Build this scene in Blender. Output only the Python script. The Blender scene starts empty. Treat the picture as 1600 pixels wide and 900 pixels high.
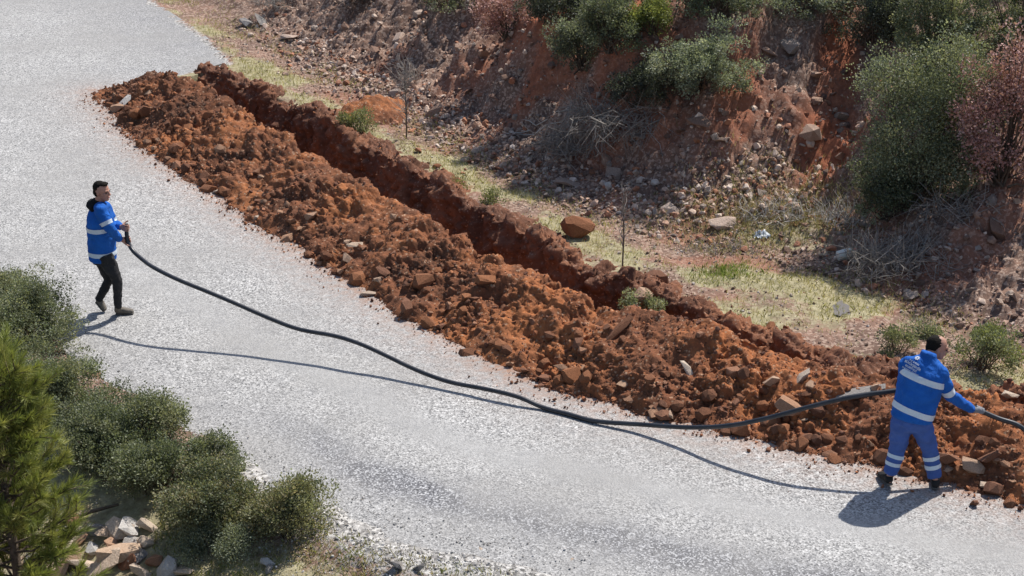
import bpy, bmesh, math, random
import numpy as np
from mathutils import Vector, Matrix, noise as mnoise
from mathutils.bvhtree import BVHTree

random.seed(7)
rng = np.random.default_rng(7)
scene = bpy.context.scene
C = scene.collection

# ------------------------------------------------------------------ camera, sky, sun, exposure
FPX = 2600.0                                   # focal length in pixels of the 1600 px wide photograph
PITCH = math.atan(1085 / FPX)
CAM_H = 8.07
cp, sp = math.cos(PITCH), math.sin(PITCH)
cam_d = bpy.data.cameras.new("camera")
cam = bpy.data.objects.new("camera", cam_d); C.objects.link(cam)
cam.location = (0, 0, CAM_H); cam.rotation_euler = (math.pi / 2 - PITCH, 0, 0)
cam_d.sensor_width = 36; cam_d.lens = FPX / 1600 * 36
cam_d.clip_start = 0.1; cam_d.clip_end = 2000
scene.camera = cam

SUN_AZ = np.array([0.66, 0.75]); SUN_AZ /= np.linalg.norm(SUN_AZ)
SUN_EL = math.radians(54)
sun_dir = Vector((SUN_AZ[0] * math.cos(SUN_EL), SUN_AZ[1] * math.cos(SUN_EL), math.sin(SUN_EL)))
world = bpy.data.worlds.new("World"); scene.world = world; world.use_nodes = True
wn = world.node_tree
sky = wn.nodes.new("ShaderNodeTexSky"); sky.sky_type = 'NISHITA'; sky.sun_disc = False
sky.sun_elevation = SUN_EL; sky.sun_rotation = math.atan2(sun_dir.x, sun_dir.y)
sky.air_density = 1.0; sky.dust_density = 1.2
wn.nodes["Background"].inputs[1].default_value = 0.115
wn.links.new(sky.outputs[0], wn.nodes["Background"].inputs[0])
sun_d = bpy.data.lights.new("sun", 'SUN'); sun_d.energy = 5.0; sun_d.angle = math.radians(0.53)
sun_d.color = (1.0, 0.955, 0.89)
sun = bpy.data.objects.new("sun", sun_d); C.objects.link(sun)
sun.rotation_euler = sun_dir.to_track_quat('Z', 'Y').to_euler(); sun.location = (6, 20, 30)
scene.view_settings.view_transform = 'Standard'; scene.view_settings.look = 'None'
scene.view_settings.gamma = 1; scene.view_settings.exposure = 0.3
scene.render.engine = 'CYCLES'
scene.cycles.max_bounces = 6; scene.cycles.transparent_max_bounces = 6

# ------------------------------------------------------------------ pixel helpers (photo pixels -> world)
def G(px, py, z=0.0):
    """point where the ray of a photo pixel meets the height z"""
    u = (px - 800) / FPX; v = (py - 450) / FPX
    dz = -sp - v * cp; t = (z - CAM_H) / dz
    return Vector((u * t, (cp - v * sp) * t, z))
def J(px, py, Y):
    """point where the ray of a photo pixel meets the upright plane y = Y"""
    u = (px - 800) / FPX; v = (py - 450) / FPX
    t = Y / (cp - v * sp)
    return Vector((u * t, Y, CAM_H + t * (-sp - v * cp)))
def proj(p):
    y, z = p[1], p[2] - CAM_H
    dep = y * cp - z * sp; up = y * sp + z * cp
    return 800 + FPX * p[0] / dep, 450 - FPX * up / dep

# ------------------------------------------------------------------ numpy noise
def _h(ix, iy, iz, seed):
    h = (ix.astype(np.int64) * 374761393 + iy.astype(np.int64) * 668265263 + iz.astype(np.int64) * 2147483647 + seed * 1274126177) & 0xFFFFFFFF
    h = ((h ^ (h >> 13)) * 1274126177) & 0xFFFFFFFF
    h = ((h ^ (h >> 16)) * 2246822519) & 0xFFFFFFFF
    return (h ^ (h >> 15)) & 0xFFFFFFFF
def vnoise(x, y, z=0.0, seed=0):
    x = np.asarray(x, float); y = np.asarray(y, float); z = np.zeros_like(x) + z
    ix, iy, iz = np.floor(x), np.floor(y), np.floor(z)
    fx, fy, fz = x - ix, y - iy, z - iz
    def grad(dx, dy, dz):
        h = _h(ix + dx, iy + dy, iz + dz, seed)
        a = (h & 1023) / 1023 * 2 * np.pi; b = ((h >> 10) & 1023) / 1023 * 2 - 1
        r = np.sqrt(1 - b * b)
        return np.cos(a) * r * (fx - dx) + np.sin(a) * r * (fy - dy) + b * (fz - dz)
    w = lambda t: t * t * t * (t * (t * 6 - 15) + 10)
    wx, wy, wz = w(fx), w(fy), w(fz)
    l = lambda a, b, t: a + (b - a) * t
    return l(l(l(grad(0,0,0), grad(1,0,0), wx), l(grad(0,1,0), grad(1,1,0), wx), wy),
             l(l(grad(0,0,1), grad(1,0,1), wx), l(grad(0,1,1), grad(1,1,1), wx), wy), wz) * 1.5
def fbm(x, y, z=0.0, seed=0, oct=4, gain=0.5, billow=False):
    a, s, f = 1.0, 0.0, 1.0
    for k in range(oct):
        n = vnoise(x * f, y * f, np.asarray(z) * f, seed + k * 17)
        s = s + a * (np.abs(n) * 2 - 0.5 if billow else n); a *= gain; f *= 2.03
    return s
def sstep(a, b, x):
    t = np.clip((x - a) / (b - a), 0, 1); return t * t * (3 - 2 * t)

def poly_dist(poly, X, Y):
    """signed distance (positive to the right of the walking direction) and the arc length along a polyline"""
    best = np.full(X.shape, 1e9); sd = np.zeros(X.shape); al = np.zeros(X.shape); acc = 0
    for (ax, ay), (bx, by) in zip(poly[:-1], poly[1:]):
        dx, dy = bx - ax, by - ay; L = math.hypot(dx, dy)
        t = np.clip(((X - ax) * dx + (Y - ay) * dy) / (L * L), 0, 1)
        d = np.hypot(X - ax - t * dx, Y - ay - t * dy)
        m = d < best
        side = np.where((X - ax) * dy - (Y - ay) * dx > 0, 1.0, -1.0)
        best = np.where(m, d, best); sd = np.where(m, d * side, sd); al = np.where(m, acc + t * L, al); acc += L
    return sd, al

# ------------------------------------------------------------------ object helpers
def tag(o, label=None, cat=None, group=None, kind=None):
    if label: o["label"] = label
    if cat: o["category"] = cat
    if group: o["group"] = group
    if kind: o["kind"] = kind
    return o
def empty(name, loc=(0, 0, 0), rz=0):
    o = bpy.data.objects.new(name, None); C.objects.link(o); o.location = loc; o.rotation_euler = (0, 0, rz)
    o.empty_display_size = 0.2
    return o
def link(name, me, mat=None, parent=None):
    o = bpy.data.objects.new(name, me); C.objects.link(o)
    if mat and not me.materials: me.materials.append(mat)
    if parent: o.parent = parent
    return o
def mesh_np(name, V, Fc, smooth=False, cols=None):
    """V (n,3); Fc (m,k) faces of one size, or a list of such arrays; cols (n,3) per-vertex colour"""
    me = bpy.data.meshes.new(name)
    Fl = Fc if isinstance(Fc, list) else [Fc]
    V = np.asarray(V, np.float32)
    loops = np.concatenate([f.ravel() for f in Fl]).astype(np.int32)
    tot = np.concatenate([np.full(len(f), f.shape[1], np.int32) for f in Fl])
    start = np.concatenate([[0], np.cumsum(tot)[:-1]]).astype(np.int32)
    me.vertices.add(len(V)); me.vertices.foreach_set("co", V.ravel())
    me.loops.add(len(loops)); me.loops.foreach_set("vertex_index", loops)
    me.polygons.add(len(tot)); me.polygons.foreach_set("loop_start", start)
    try: me.polygons.foreach_set("loop_total", tot)
    except Exception: pass
    me.polygons.foreach_set("use_smooth", np.full(len(tot), smooth, bool))
    if cols is not None:
        at = me.color_attributes.new("col", 'FLOAT_COLOR', 'POINT')
        c4 = np.ones((len(V), 4), np.float32); c4[:, :3] = cols
        at.data.foreach_set("color", c4.ravel())
    me.update(); me.validate()
    return me
def grid_faces(ni, nj):
    i, j = np.meshgrid(np.arange(ni - 1), np.arange(nj - 1), indexing='ij')
    a = (i * nj + j).ravel()
    return np.stack([a, a + nj, a + nj + 1, a + 1], 1)

# ------------------------------------------------------------------ materials
class NT:
    def __init__(s, name, rough=0.9, spec=0.3):
        s.m = bpy.data.materials.new(name); s.m.use_nodes = True; s.t = s.m.node_tree
        s.b = s.t.nodes["Principled BSDF"]; s.b.inputs["Roughness"].default_value = rough
        s.b.inputs["Specular IOR Level"].default_value = spec
        s.tc = s.t.nodes.new("ShaderNodeTexCoord").outputs["Object"]
    def n(s, typ, **kw):
        nd = s.t.nodes.new(typ)
        for k, v in kw.items(): setattr(nd, k, v)
        return nd
    def set(s, sock, v):
        if isinstance(v, bpy.types.NodeSocket): s.t.links.new(v, sock)
        else: sock.default_value = v
    def noise(s, scale, detail=4, rough=0.55, vec=None, out=0, dist=0):
        nd = s.n("ShaderNodeTexNoise"); s.set(nd.inputs["Vector"], vec or s.tc)
        nd.inputs["Scale"].default_value = scale; nd.inputs["Detail"].default_value = detail
        nd.inputs["Roughness"].default_value = rough; nd.inputs["Distortion"].default_value = dist
        return nd.outputs[out]
    def voro(s, scale, out="Distance", feature='F1', vec=None, rnd=1.0):
        nd = s.n("ShaderNodeTexVoronoi", feature=feature); s.set(nd.inputs["Vector"], vec or s.tc)
        nd.inputs["Scale"].default_value = scale; nd.inputs["Randomness"].default_value = rnd
        return nd.outputs[out]
    def ramp(s, fac, stops, interp='LINEAR'):
        nd = s.n("ShaderNodeValToRGB"); s.set(nd.inputs[0], fac); cr = nd.color_ramp; cr.interpolation = interp
        while len(cr.elements) < len(stops): cr.elements.new(0.5)
        for e, (p, c) in zip(cr.elements, stops):
            e.position = p; e.color = (*c, 1) if not isinstance(c, (int, float)) else (c, c, c, 1)
        return nd.outputs[0]
    def mix(s, fac, a, b, mode='MIX'):
        nd = s.n("ShaderNodeMix", data_type='RGBA', blend_type=mode)
        s.set(nd.inputs[0], fac); 
        for k, v in ((6, a), (7, b)):
            s.set(nd.inputs[k], v if isinstance(v, bpy.types.NodeSocket) else ((*v, 1) if not isinstance(v, (int, float)) else (v, v, v, 1)))
        return nd.outputs[2]
    def math(s, op, a, b=0.0):
        nd = s.n("ShaderNodeMath", operation=op); s.set(nd.inputs[0], a); s.set(nd.inputs[1], b); return nd.outputs[0]
    def attr(s, name, out="Color"):
        nd = s.n("ShaderNodeAttribute"); nd.attribute_name = name; return nd.outputs[out]
    def sep(s, col):
        nd = s.n("ShaderNodeSeparateColor"); s.set(nd.inputs[0], col); return nd.outputs
    def color(s, c): s.set(s.b.inputs["Base Color"], c if isinstance(c, bpy.types.NodeSocket) else (*c, 1))
    def bump(s, h, strength=0.5, dist=0.02, prev=None):
        nd = s.n("ShaderNodeBump"); nd.inputs["Strength"].default_value = strength; nd.inputs["Distance"].default_value = dist
        s.set(nd.inputs["Height"], h)
        if prev: s.set(nd.inputs["Normal"], prev)
        s.t.links.new(nd.outputs[0], s.b.inputs["Normal"]); return nd.outputs[0]

def soil_material(name, dark, mid, bright, pale, sc=1.0):
    k = NT(name, 0.95, 0.15)
    big = k.noise(0.9 * sc, 5, 0.6)
    sx = k.n("ShaderNodeSeparateXYZ"); k.set(sx.inputs[0], k.tc)
    grey = k.math('ADD', k.math('MULTIPLY', sx.outputs[0], -0.10), k.math('MULTIPLY', k.noise(0.5, 3), 1.3))   # duller subsoil towards the upper end
    base = k.ramp(big, [(0.30, dark), (0.47, mid), (0.62, bright), (0.78, mid)])
    med = k.noise(7 * sc, 5, 0.65)
    base = k.mix(k.ramp(med, [(0.42, 0.0), (0.68, 0.75)]), base, dark)
    fine = k.noise(38 * sc, 4, 0.7)
    base = k.mix(k.ramp(fine, [(0.54, 0.0), (0.72, 0.6)]), base, bright)
    cel = k.voro(45 * sc, "Color")
    base = k.mix(k.ramp(k.sep(cel)[0], [(0.93, 0.0), (0.97, 0.65)]), base, pale)
    base = k.mix(k.ramp(grey, [(0.45, 0.0), (1.0, 0.5)]), base, k.mix(1.0, base, (0.72, 0.78, 0.86), 'MULTIPLY'))
    k.color(base)
    hb = k.math('ADD', k.math('MULTIPLY', fine, 0.7), k.math('MULTIPLY', k.noise(120 * sc, 3, 0.7), 0.35))
    k.bump(hb, 0.9, 0.03)
    return k.m
M = {}
M['soil'] = soil_material('red_soil', (0.095, 0.048, 0.031), (0.245, 0.098, 0.050), (0.47, 0.175, 0.068), (0.52, 0.35, 0.23))
M['trench'] = soil_material('trench_soil', (0.12, 0.060, 0.040), (0.225, 0.105, 0.065), (0.34, 0.15, 0.08), (0.40, 0.27, 0.20), 1.0)

# road: pale chippings pressed in tar, smoother pale wheel tracks, a band of bare dark tar near the verge
k = NT('chip_seal_road', 0.75, 0.2)
cell = k.voro(66, "Color"); cs = k.sep(cell)
cell2 = k.voro(33, "Color"); cs2 = k.sep(cell2)
grain = k.ramp(cs[0], [(0.0, (0.07, 0.07, 0.073)), (0.16, (0.18, 0.178, 0.176)), (0.45, (0.345, 0.34, 0.33)), (0.8, (0.45, 0.442, 0.427)), (1.0, (0.62, 0.61, 0.595))])
grain2 = k.ramp(cs2[1], [(0.0, 0.62), (0.3, 0.92), (0.7, 1.02), (1.0, 1.15)])
col = k.mix(0.8, grain, grain2, 'MULTIPLY')
wear = k.attr('col'); ws = k.sep(wear)
smooth_c = k.mix(k.noise(3, 4), (0.29, 0.286, 0.278), (0.375, 0.37, 0.36))
col = k.mix(k.math('MULTIPLY', ws[0], 0.75), col, smooth_c)
tar = k.ramp(cs[1], [(0.0, (0.05, 0.05, 0.055)), (0.6, (0.15, 0.15, 0.16)), (0.8, (0.36, 0.36, 0.37)), (1.0, (0.5, 0.5, 0.5))])
patch = k.ramp(k.noise(1.7, 5, 0.7), [(0.40, 0.0), (0.62, 1.0)])
col = k.mix(k.math('MULTIPLY', ws[1], k.math('ADD', k.math('MULTIPLY', patch, 0.45), 0.72)), col, tar)
col = k.mix(k.ramp(k.noise(0.55, 5, 0.65), [(0.36, 0.0), (0.66, 0.6)]), col, (0.27, 0.262, 0.25))
col = k.mix(k.ramp(k.noise(2.6, 6, 0.7), [(0.50, 0.0), (0.72, 0.38)]), col, (0.20, 0.20, 0.205))
col = k.mix(k.math('MULTIPLY', ws[2], k.ramp(k.noise(9, 5, 0.7), [(0.35, 0.0), (0.6, 0.85)])), col, (0.30, 0.15, 0.085))
k.color(col)
hgt = k.math('ADD', k.math('MULTIPLY', k.voro(66), 1.0), k.math('MULTIPLY', k.noise(140, 2), 0.4))
k.bump(hgt, 0.45, 0.010)
M['road'] = k.m

# natural ground: zones in a colour attribute (R gravel, G grass turf, B red clay), rest is brown scree
k = NT('ground_soil', 0.95, 0.15)
z = k.sep(k.attr('col'))
n1 = k.noise(1.3, 6, 0.65); n2 = k.noise(9, 5, 0.65); n3 = k.noise(42, 4, 0.7); vc = k.sep(k.voro(30, "Color"))
scree = k.ramp(n1, [(0.32, (0.13, 0.085, 0.068)), (0.5, (0.23, 0.145, 0.108)), (0.68, (0.33, 0.20, 0.145))])
scree = k.mix(k.ramp(n2, [(0.42, 0.0), (0.66, 0.8)]), scree, (0.11, 0.072, 0.058))
scree = k.mix(k.ramp(vc[0], [(0.62, 0.0), (0.8, 0.7)]), scree, (0.46, 0.34, 0.27))
clay = k.ramp(n2, [(0.3, (0.20, 0.075, 0.045)), (0.55, (0.36, 0.13, 0.07)), (0.75, (0.46, 0.19, 0.105))])
grav = k.ramp(vc[1], [(0.0, (0.14, 0.135, 0.13)), (0.5, (0.36, 0.345, 0.325)), (1.0, (0.62, 0.60, 0.57))])
turf = k.ramp(n2, [(0.30, (0.20, 0.18, 0.095)), (0.5, (0.34, 0.30, 0.18)), (0.72, (0.46, 0.41, 0.28))])
c = k.mix(z[2], scree, clay)
edge = lambda zc, nz: k.ramp(k.math('ADD', zc, k.math('MULTIPLY', k.math('SUBTRACT', nz, 0.5), 0.9)), [(0.35, 0.0), (0.6, 1.0)])
c = k.mix(edge(z[1], n2), c, turf)
c = k.mix(edge(z[0], n2), c, grav)
c = k.mix(k.ramp(n3, [(0.5, 0.0), (0.72, 0.4)]), c, (0.06, 0.04, 0.03))
k.color(c)
k.bump(k.math('ADD', k.math('MULTIPLY', n3, 0.6), k.math('MULTIPLY', k.noise(110, 3), 0.4)), 0.8, 0.03)
M['ground'] = k.m

def rock_material(name, cols, attr=False, rough=0.88):
    k = NT(name, rough, 0.25)
    if attr: base = k.attr('col')
    else:
        oi = k.n("ShaderNodeObjectInfo").outputs["Random"]
        base = k.ramp(oi, [(i / max(1, len(cols) - 1), c) for i, c in enumerate(cols)])
    n = k.noise(11, 5, 0.65)
    base = k.mix(k.ramp(n, [(0.35, 0.65), (0.62, 0.0)]), base, k.mix(1.0, base, (0.55, 0.48, 0.44), 'MULTIPLY'))
    base = k.mix(k.ramp(k.noise(45, 3), [(0.55, 0.0), (0.75, 0.4)]), base, k.mix(1.0, base, (1.5, 1.45, 1.4), 'MULTIPLY'))
    k.color(base)
    k.bump(k.math('ADD', k.noise(30, 5, 0.7), k.math('MULTIPLY', n, 1.5)), 0.6, 0.03)
    return k.m
M['rock_red'] = rock_material('reddish_stone', [(0.20, 0.095, 0.058), (0.30, 0.145, 0.085), (0.38, 0.20, 0.12), (0.45, 0.27, 0.17), (0.50, 0.36, 0.26)])
M['clod'] = rock_material('soil_clod', [(0.15, 0.072, 0.045), (0.22, 0.10, 0.055), (0.33, 0.14, 0.065), (0.27, 0.12, 0.065)], rough=0.95)
M['rock_tan'] = rock_material('tan_stone', [(0.42, 0.26, 0.17), (0.54, 0.38, 0.26), (0.58, 0.45, 0.34), (0.66, 0.55, 0.44), (0.46, 0.36, 0.28)])
M['rock_grey'] = rock_material('grey_stone', [(0.17, 0.16, 0.15), (0.28, 0.265, 0.25), (0.40, 0.375, 0.35)])
M['rock_pale'] = rock_material('pale_stone', [(0.50, 0.48, 0.45), (0.62, 0.60, 0.57)])
M['rock_bank'] = rock_material('bank_stone', [(0.20, 0.13, 0.10), (0.32, 0.20, 0.145), (0.42, 0.29, 0.22), (0.36, 0.30, 0.26), (0.55, 0.42, 0.34)])
M['pieces'] = rock_material('loose_pieces', None, attr=True)

def leaf_material(name, trans=0.35, rough=0.5, spec=0.35):
    k = NT(name, rough, spec)
    base = k.attr('col'); k.color(base)
    tr = k.n("ShaderNodeBsdfTranslucent"); k.set(tr.inputs[0], k.mix(1.0, base, (1.4, 1.4, 0.85), 'MULTIPLY'))
    mx = k.n("ShaderNodeMixShader"); mx.inputs[0].default_value = trans
    k.t.links.new(k.b.outputs[0], mx.inputs[1]); k.t.links.new(tr.outputs[0], mx.inputs[2])
    k.t.links.new(mx.outputs[0], k.t.nodes["Material Output"].inputs[0])
    return k.m
M['leaf'] = leaf_material('leaf', 0.33, 0.5, 0.3); M['needle'] = leaf_material('pine_needle', 0.3, 0.45)
M['blade'] = leaf_material('grass_blade', 0.35, 0.7, 0.15); M['dry_leaf'] = leaf_material('dry_leaf', 0.15, 0.65, 0.2)
def plain(name, c, rough=0.8, spec=0.3, nsc=25, var=0.35, bump=0.3, bd=0.01):
    k = NT(name, rough, spec)
    n = k.noise(nsc, 4, 0.6)
    k.color(k.mix(k.ramp(n, [(0.3, 0.0), (0.7, 1.0)]), tuple(x * (1 - var) for x in c), tuple(min(1, x * (1 + var)) for x in c)))
    k.bump(n, bump, bd); return k.m
M['bark'] = plain('bark', (0.11, 0.085, 0.065), 0.9, 0.15, 30, 0.4, 0.6)
M['twig'] = plain('dry_twig', (0.27, 0.245, 0.22), 0.9, 0.15, 14, 0.45, 0.3)
M['twig_pale'] = plain('bleached_twig', (0.42, 0.39, 0.35), 0.9, 0.15, 14, 0.3, 0.3)

# ------------------------------------------------------------------ plan of the place (world metres, road level z = 0)
ROAD_L = [(14, 8.6), (8, 10.2), (4.5, 11.2), (2.2, 12.0), (0.57, 12.68), (-0.9, 13.3), (-2.3, 14.5), (-4.2, 16.4), (-6.5, 19.2), (-8.6, 22.5), (-10.9, 26.5), (-14, 33), (-22, 48), (-45, 85)]
ROAD_R = [(15, 10.4), (10, 12.2), (7.8, 13.2), (5.1, 14.6), (3.5, 15.5), (2.2, 16.3), (0.75, 17.2), (-0.85, 19.2), (-2.65, 21.95), (-4.6, 25), (-5.7, 27.0), (-6.5, 29.1), (-6.0, 29.6), (-5.4, 30.1), (-6.2, 32.0), (-8.0, 35.4), (-15, 50), (-36, 88)]
BASE = [(-40, 92), (-18, 56), (-9.2, 40), (-5.39, 33.68), (-3.05, 29.7), (-1.05, 26.14), (0.94, 22.98), (2.22, 21.64), (4.22, 20.44), (6.06, 17.96), (9, 14), (14, 8), (40, -14)]
ST_N = np.array([(-7.35, 28.3), (-6.35, 26.1), (-5.43, 24.47), (-3.34, 21.39), (-1.49, 18.73), (0.21, 16.58), (1.89, 15.66), (3.24, 14.88), (4.93, 13.98), (7.6, 12.7)])
ST_R = np.array([(-6.55, 28.75), (-5.2, 26.8), (-4.20, 25.25), (-2.3, 22.2), (-0.5, 19.45), (1.1, 17.5), (2.5, 16.75), (3.7, 15.85), (5.3, 14.95), (8.0, 13.6)])
ST_L = np.array([(-5.72, 29.65), (-4.3, 28.0), (-3.4, 26.7), (-1.3, 23.6), (0.5, 20.5), (1.9, 18.8), (3.0, 17.5), (4.2, 16.6), (5.8, 15.9), (8.6, 14.7)])

def ground_z(x, y, full=False):
    x = np.asarray(x, float); y = np.asarray(y, float)
    dl, _ = poly_dist(ROAD_L, x, y)            # positive on the road side
    dr, _ = poly_dist(ROAD_R, x, y)            # positive beyond the road's right edge
    db, al = poly_dist(BASE, x, y)
    db = -db                                   # positive into the bank
    z = np.zeros_like(x)
    # bank
    d = db + 0.35 * vnoise(al * 0.55, al * 0 + 3.3, 0, 5) + 0.12 * vnoise(al * 1.9, al * 0 + 1.3, 0, 6)
    def bump_at(px, py, w):
        q = G(px, py); _, a = poly_dist(BASE, np.array([q.x]), np.array([q.y])); return np.exp(-((al - a[0]) / w) ** 2)
    scarp = np.clip(bump_at(720, 205, 1.3) + bump_at(840, 270, 1.5), 0, 1)
    gent = bump_at(1180, 390, 1.4)
    dd = np.clip(d, 0, None)
    p0 = 0.24 * np.minimum(dd, 0.7) + 0.68 * np.clip(dd - 0.7, 0, 3.4) + 0.36 * np.clip(dd - 4.1, 0, 60) 
    p1 = 0.20 * np.minimum(dd, 0.6) + 1.75 * np.clip(dd - 0.6, 0, 0.95) + 0.55 * np.clip(dd - 1.55, 0, 1.6) + 0.33 * np.clip(dd - 3.15, 0, 60)
    p2 = 0.22 * np.minimum(dd, 1.3) + 0.56 * np.clip(dd - 1.3, 0, 3.6) + 0.40 * np.clip(dd - 4.9, 0, 60)
    pz = p0 * (1 - scarp) * (1 - gent) + p1 * scarp + p2 * gent * (1 - scarp)
    gully = vnoise(al * 0.95 + 0.25 * dd, dd * 0.22, 0, 11) + 0.5 * vnoise(al * 2.3 + 0.5 * dd, dd * 0.5, 0, 12)
    pz = pz + 0.60 * gully * sstep(0.3, 2.0, dd) * sstep(9, 5, dd)
    pz = np.minimum(pz, 30 + 0 * pz)
    bankm = sstep(0.0, 0.5, d)
    z = z + pz
    # left embankment
    o = np.clip(-dl - 0.45, 0, None)
    z = z - np.where(dl < 0, np.minimum(0.27 * o, 1.5 + 0.03 * o), 0)
    # roughness
    verge = sstep(-0.1, 0.5, np.maximum(dr, -dl))
    rough = 0.05 * fbm(x * 1.1, y * 1.1, 0, 21, 3) + 0.022 * fbm(x * 5, y * 5, 0, 22, 3)
    z = z + verge * (rough * (1 + 1.2 * bankm) + 0.01)
    z = z - 0.10 * np.exp(-((d + 0.45) / 0.5) ** 2) * sstep(-0.2, 0.6, dr)
    z = z + bankm * (0.10 * fbm(x * 2.6, y * 2.6, z * 2.6, 31, 4, 0.55, True))
    # under the road
    onroad = np.minimum(dl, -dr)
    z = z - 0.05 * sstep(-0.18, 0.22, onroad + 0.12 * fbm(x * 2.3, y * 2.3, 0, 41, 3)) + 0.008 * (onroad > -0.6)
    if full: return z, dl, dr, db, al, bankm, scarp, gent
    return z
def hit(px, py, t0=9.0, t1=70.0):
    """first point of the ground along the ray of a photo pixel"""
    u = (px - 800) / FPX; v = (py - 450) / FPX; t = np.linspace(t0, t1, 500)
    for _ in range(2):
        x, y, z = u * t, (cp - v * sp) * t, CAM_H + (-sp - v * cp) * t
        b = np.where(z < ground_z(x, y))[0]; i = int(b[0]) if len(b) else len(t) - 1
        t = np.linspace(t[max(i - 1, 0)], t[i], 40)
    return Vector((u * t[20], (cp - v * sp) * t[20], CAM_H + (-sp - v * cp) * t[20]))
def gz1(x, y): return float(ground_z(np.array([x]), np.array([y]))[0])

def stretch(a, b, step, far, n):
    mid = np.arange(a, b + step / 2, step); g = np.geomspace(step * 2, far, n)
    return np.concatenate([a - g[::-1], mid, b + g])
NS = 960
def resample(st):
    t = np.linspace(0, len(st) - 1, NS); i = np.arange(len(st))
    o = np.stack([np.interp(t, i, st[:, 0]), np.interp(t, i, st[:, 1])], 1)
    ker = np.exp(-np.linspace(-2, 2, 101) ** 2); ker /= ker.sum()
    pad = np.concatenate([np.repeat(o[:1], 50, 0), o, np.repeat(o[-1:], 50, 0)])
    pad[:50] = o[0] + (o[0] - o[1]) * np.arange(50, 0, -1)[:, None]; pad[-50:] = o[-1] + (o[-1] - o[-2]) * np.arange(1, 51)[:, None]
    return np.stack([np.convolve(pad[:, k], ker, 'valid') for k in (0, 1)], 1)
LN, LR, LL = resample(ST_N), resample(ST_R), resample(ST_L)
seglen = np.concatenate([[0], np.cumsum(np.hypot(*np.diff(LR, axis=0).T))])
LL = LL + (LL - LR) / np.linalg.norm(LL - LR, axis=1)[:, None] * (-0.08 + 0.16 * vnoise(seglen * 0.8, seglen * 0 + .2, 0, 301) + 0.13 * vnoise(seglen * 2.2, seglen * 0 + .2, 0, 302) + 0.06 * vnoise(seglen * 5, seglen * 0 + .2, 0, 303))[:, None]

# ground sheet
GX = stretch(-9.6, 10.6, 0.045, 320, 26); GY = stretch(10.6, 36.8, 0.048, 320, 26)
XX, YY = np.meshgrid(GX, GY, indexing='ij')
ZZ, dl, dr, db, al, bankm, scarp, gent = ground_z(XX, YY, True)
# cut for the trench (the trench lining covers the cut)
near = (XX > -7) & (XX < 9.5) & (YY > 12) & (YY < 31)
dLL, ta = poly_dist([tuple(q) for q in LL[6::14]], XX[near], YY[near]); dLR, _ = poly_dist([tuple(q) for q in LR[6::14]], XX[near], YY[near])
ZZ[near] = np.where((dLL > -0.15) & (dLR < -0.10) & (ta > 0.2), -1.5, ZZ[near])
gravel = np.clip(sstep(1.2, 0.1, -dl) * (dl < 0.3) * 0.78 * (0.35 + 0.65 * sstep(-3.6, -2.2, XX)) + 0.75 * sstep(0.5, 0.0, dr) * (dr > -0.5) * (YY > 27), 0, 1)
lowleft = np.clip(sstep(0.2, 1.1, -dl) * sstep(4.5, 1.5, -dl), 0, 1)
verge_r = sstep(-0.1, 0.4, dr) * sstep(0.15, -0.5, db)
pat = fbm(XX * 0.7, YY * 0.7, 0, 51, 3)
turf = np.clip(verge_r * (0.55 + 0.8 * pat) - 0.5 * np.exp(-((db + 0.2) / 0.5) ** 2), 0, 1) + 0.62 * lowleft + 0.55 * gent * sstep(2.2, 0.6, db) * (db > 0)
clay = np.clip(0.75 * scarp * sstep(0.2, 0.8, db) * sstep(3.2, 2.0, db) * sstep(-0.3, 0.2, vnoise(al * 1.1, db * 0.9, 0, 63)) + 0.8 * sstep(0.10, 0.40, vnoise(al * 0.8 + 0.3 * db, db * 0.3, 0, 61)) * sstep(0.8, 2.0, db) + 0.4 * sstep(0.3, 0.5, np.abs(vnoise(al * 0.6, db * 0.6, 0, 62))), 0, 1)
V = np.stack([XX.ravel(), YY.ravel(), ZZ.ravel()], 1)
cols = np.stack([gravel.ravel(), np.clip(turf, 0, 1).ravel(), clay.ravel()], 1)
ground = link('ground', mesh_np('ground', V, grid_faces(len(GX), len(GY)), True, cols), M['ground'])
tag(ground, kind='structure')

# road sheet
def dense(poly, n):
    p = np.array(poly, float); t = np.linspace(0, len(p) - 1, n); i = np.arange(len(p))
    o = np.stack([np.interp(t, i, p[:, 0]), np.interp(t, i, p[:, 1])], 1)
    w = max(3, n // 40) | 1; h = w // 2; ker = np.ones(w) / w
    pad = np.concatenate([o[0] + (o[0] - o[1]) * np.arange(h, 0, -1)[:, None], o, o[-1] + (o[-1] - o[-2]) * np.arange(1, h + 1)[:, None]])
    return np.stack([np.convolve(pad[:, k], ker, 'valid') for k in (0, 1)], 1)
RL = dense(ROAD_L[:13], 260); RR = dense(ROAD_R[:17], 260)
na = 90; ac = np.linspace(-0.04, 1.04, na)
RV = RL[:, None, :] * (1 - ac)[None, :, None] + RR[:, None, :] * ac[None, :, None]
rx, ry = RV[..., 0], RV[..., 1]
rz = 0.012 * vnoise(rx * 0.5, ry * 0.5, 0, 71) + 0.004 * vnoise(rx * 3, ry * 3, 0, 72)
dl_, sl = poly_dist(ROAD_L, rx, ry); dr_, _ = poly_dist(ROAD_R, rx, ry)
wob = 0.14 * vnoise(sl * 0.5, sl * 0 + 2, 0, 73)
track = np.clip(np.exp(-((dl_ - 1.75 + wob) / 0.30) ** 2) + 0.8 * np.exp(-((dl_ - 3.35 + wob) / 0.32) ** 2) + 0.45 * np.exp(-((dl_ - 4.6 + wob) / 0.3) ** 2), 0, 1) * sstep(26, 15, ry)
tarm = 1.15 * np.exp(-((dl_ - 0.72 + wob) / 0.30) ** 2) * sstep(-3.6, -1.0, rx) + 0.25 * sstep(0.9, 0.1, dl_) + 0.5 * sstep(27, 32, ry) * sstep(2.5, 0.0, -dr_)
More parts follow.
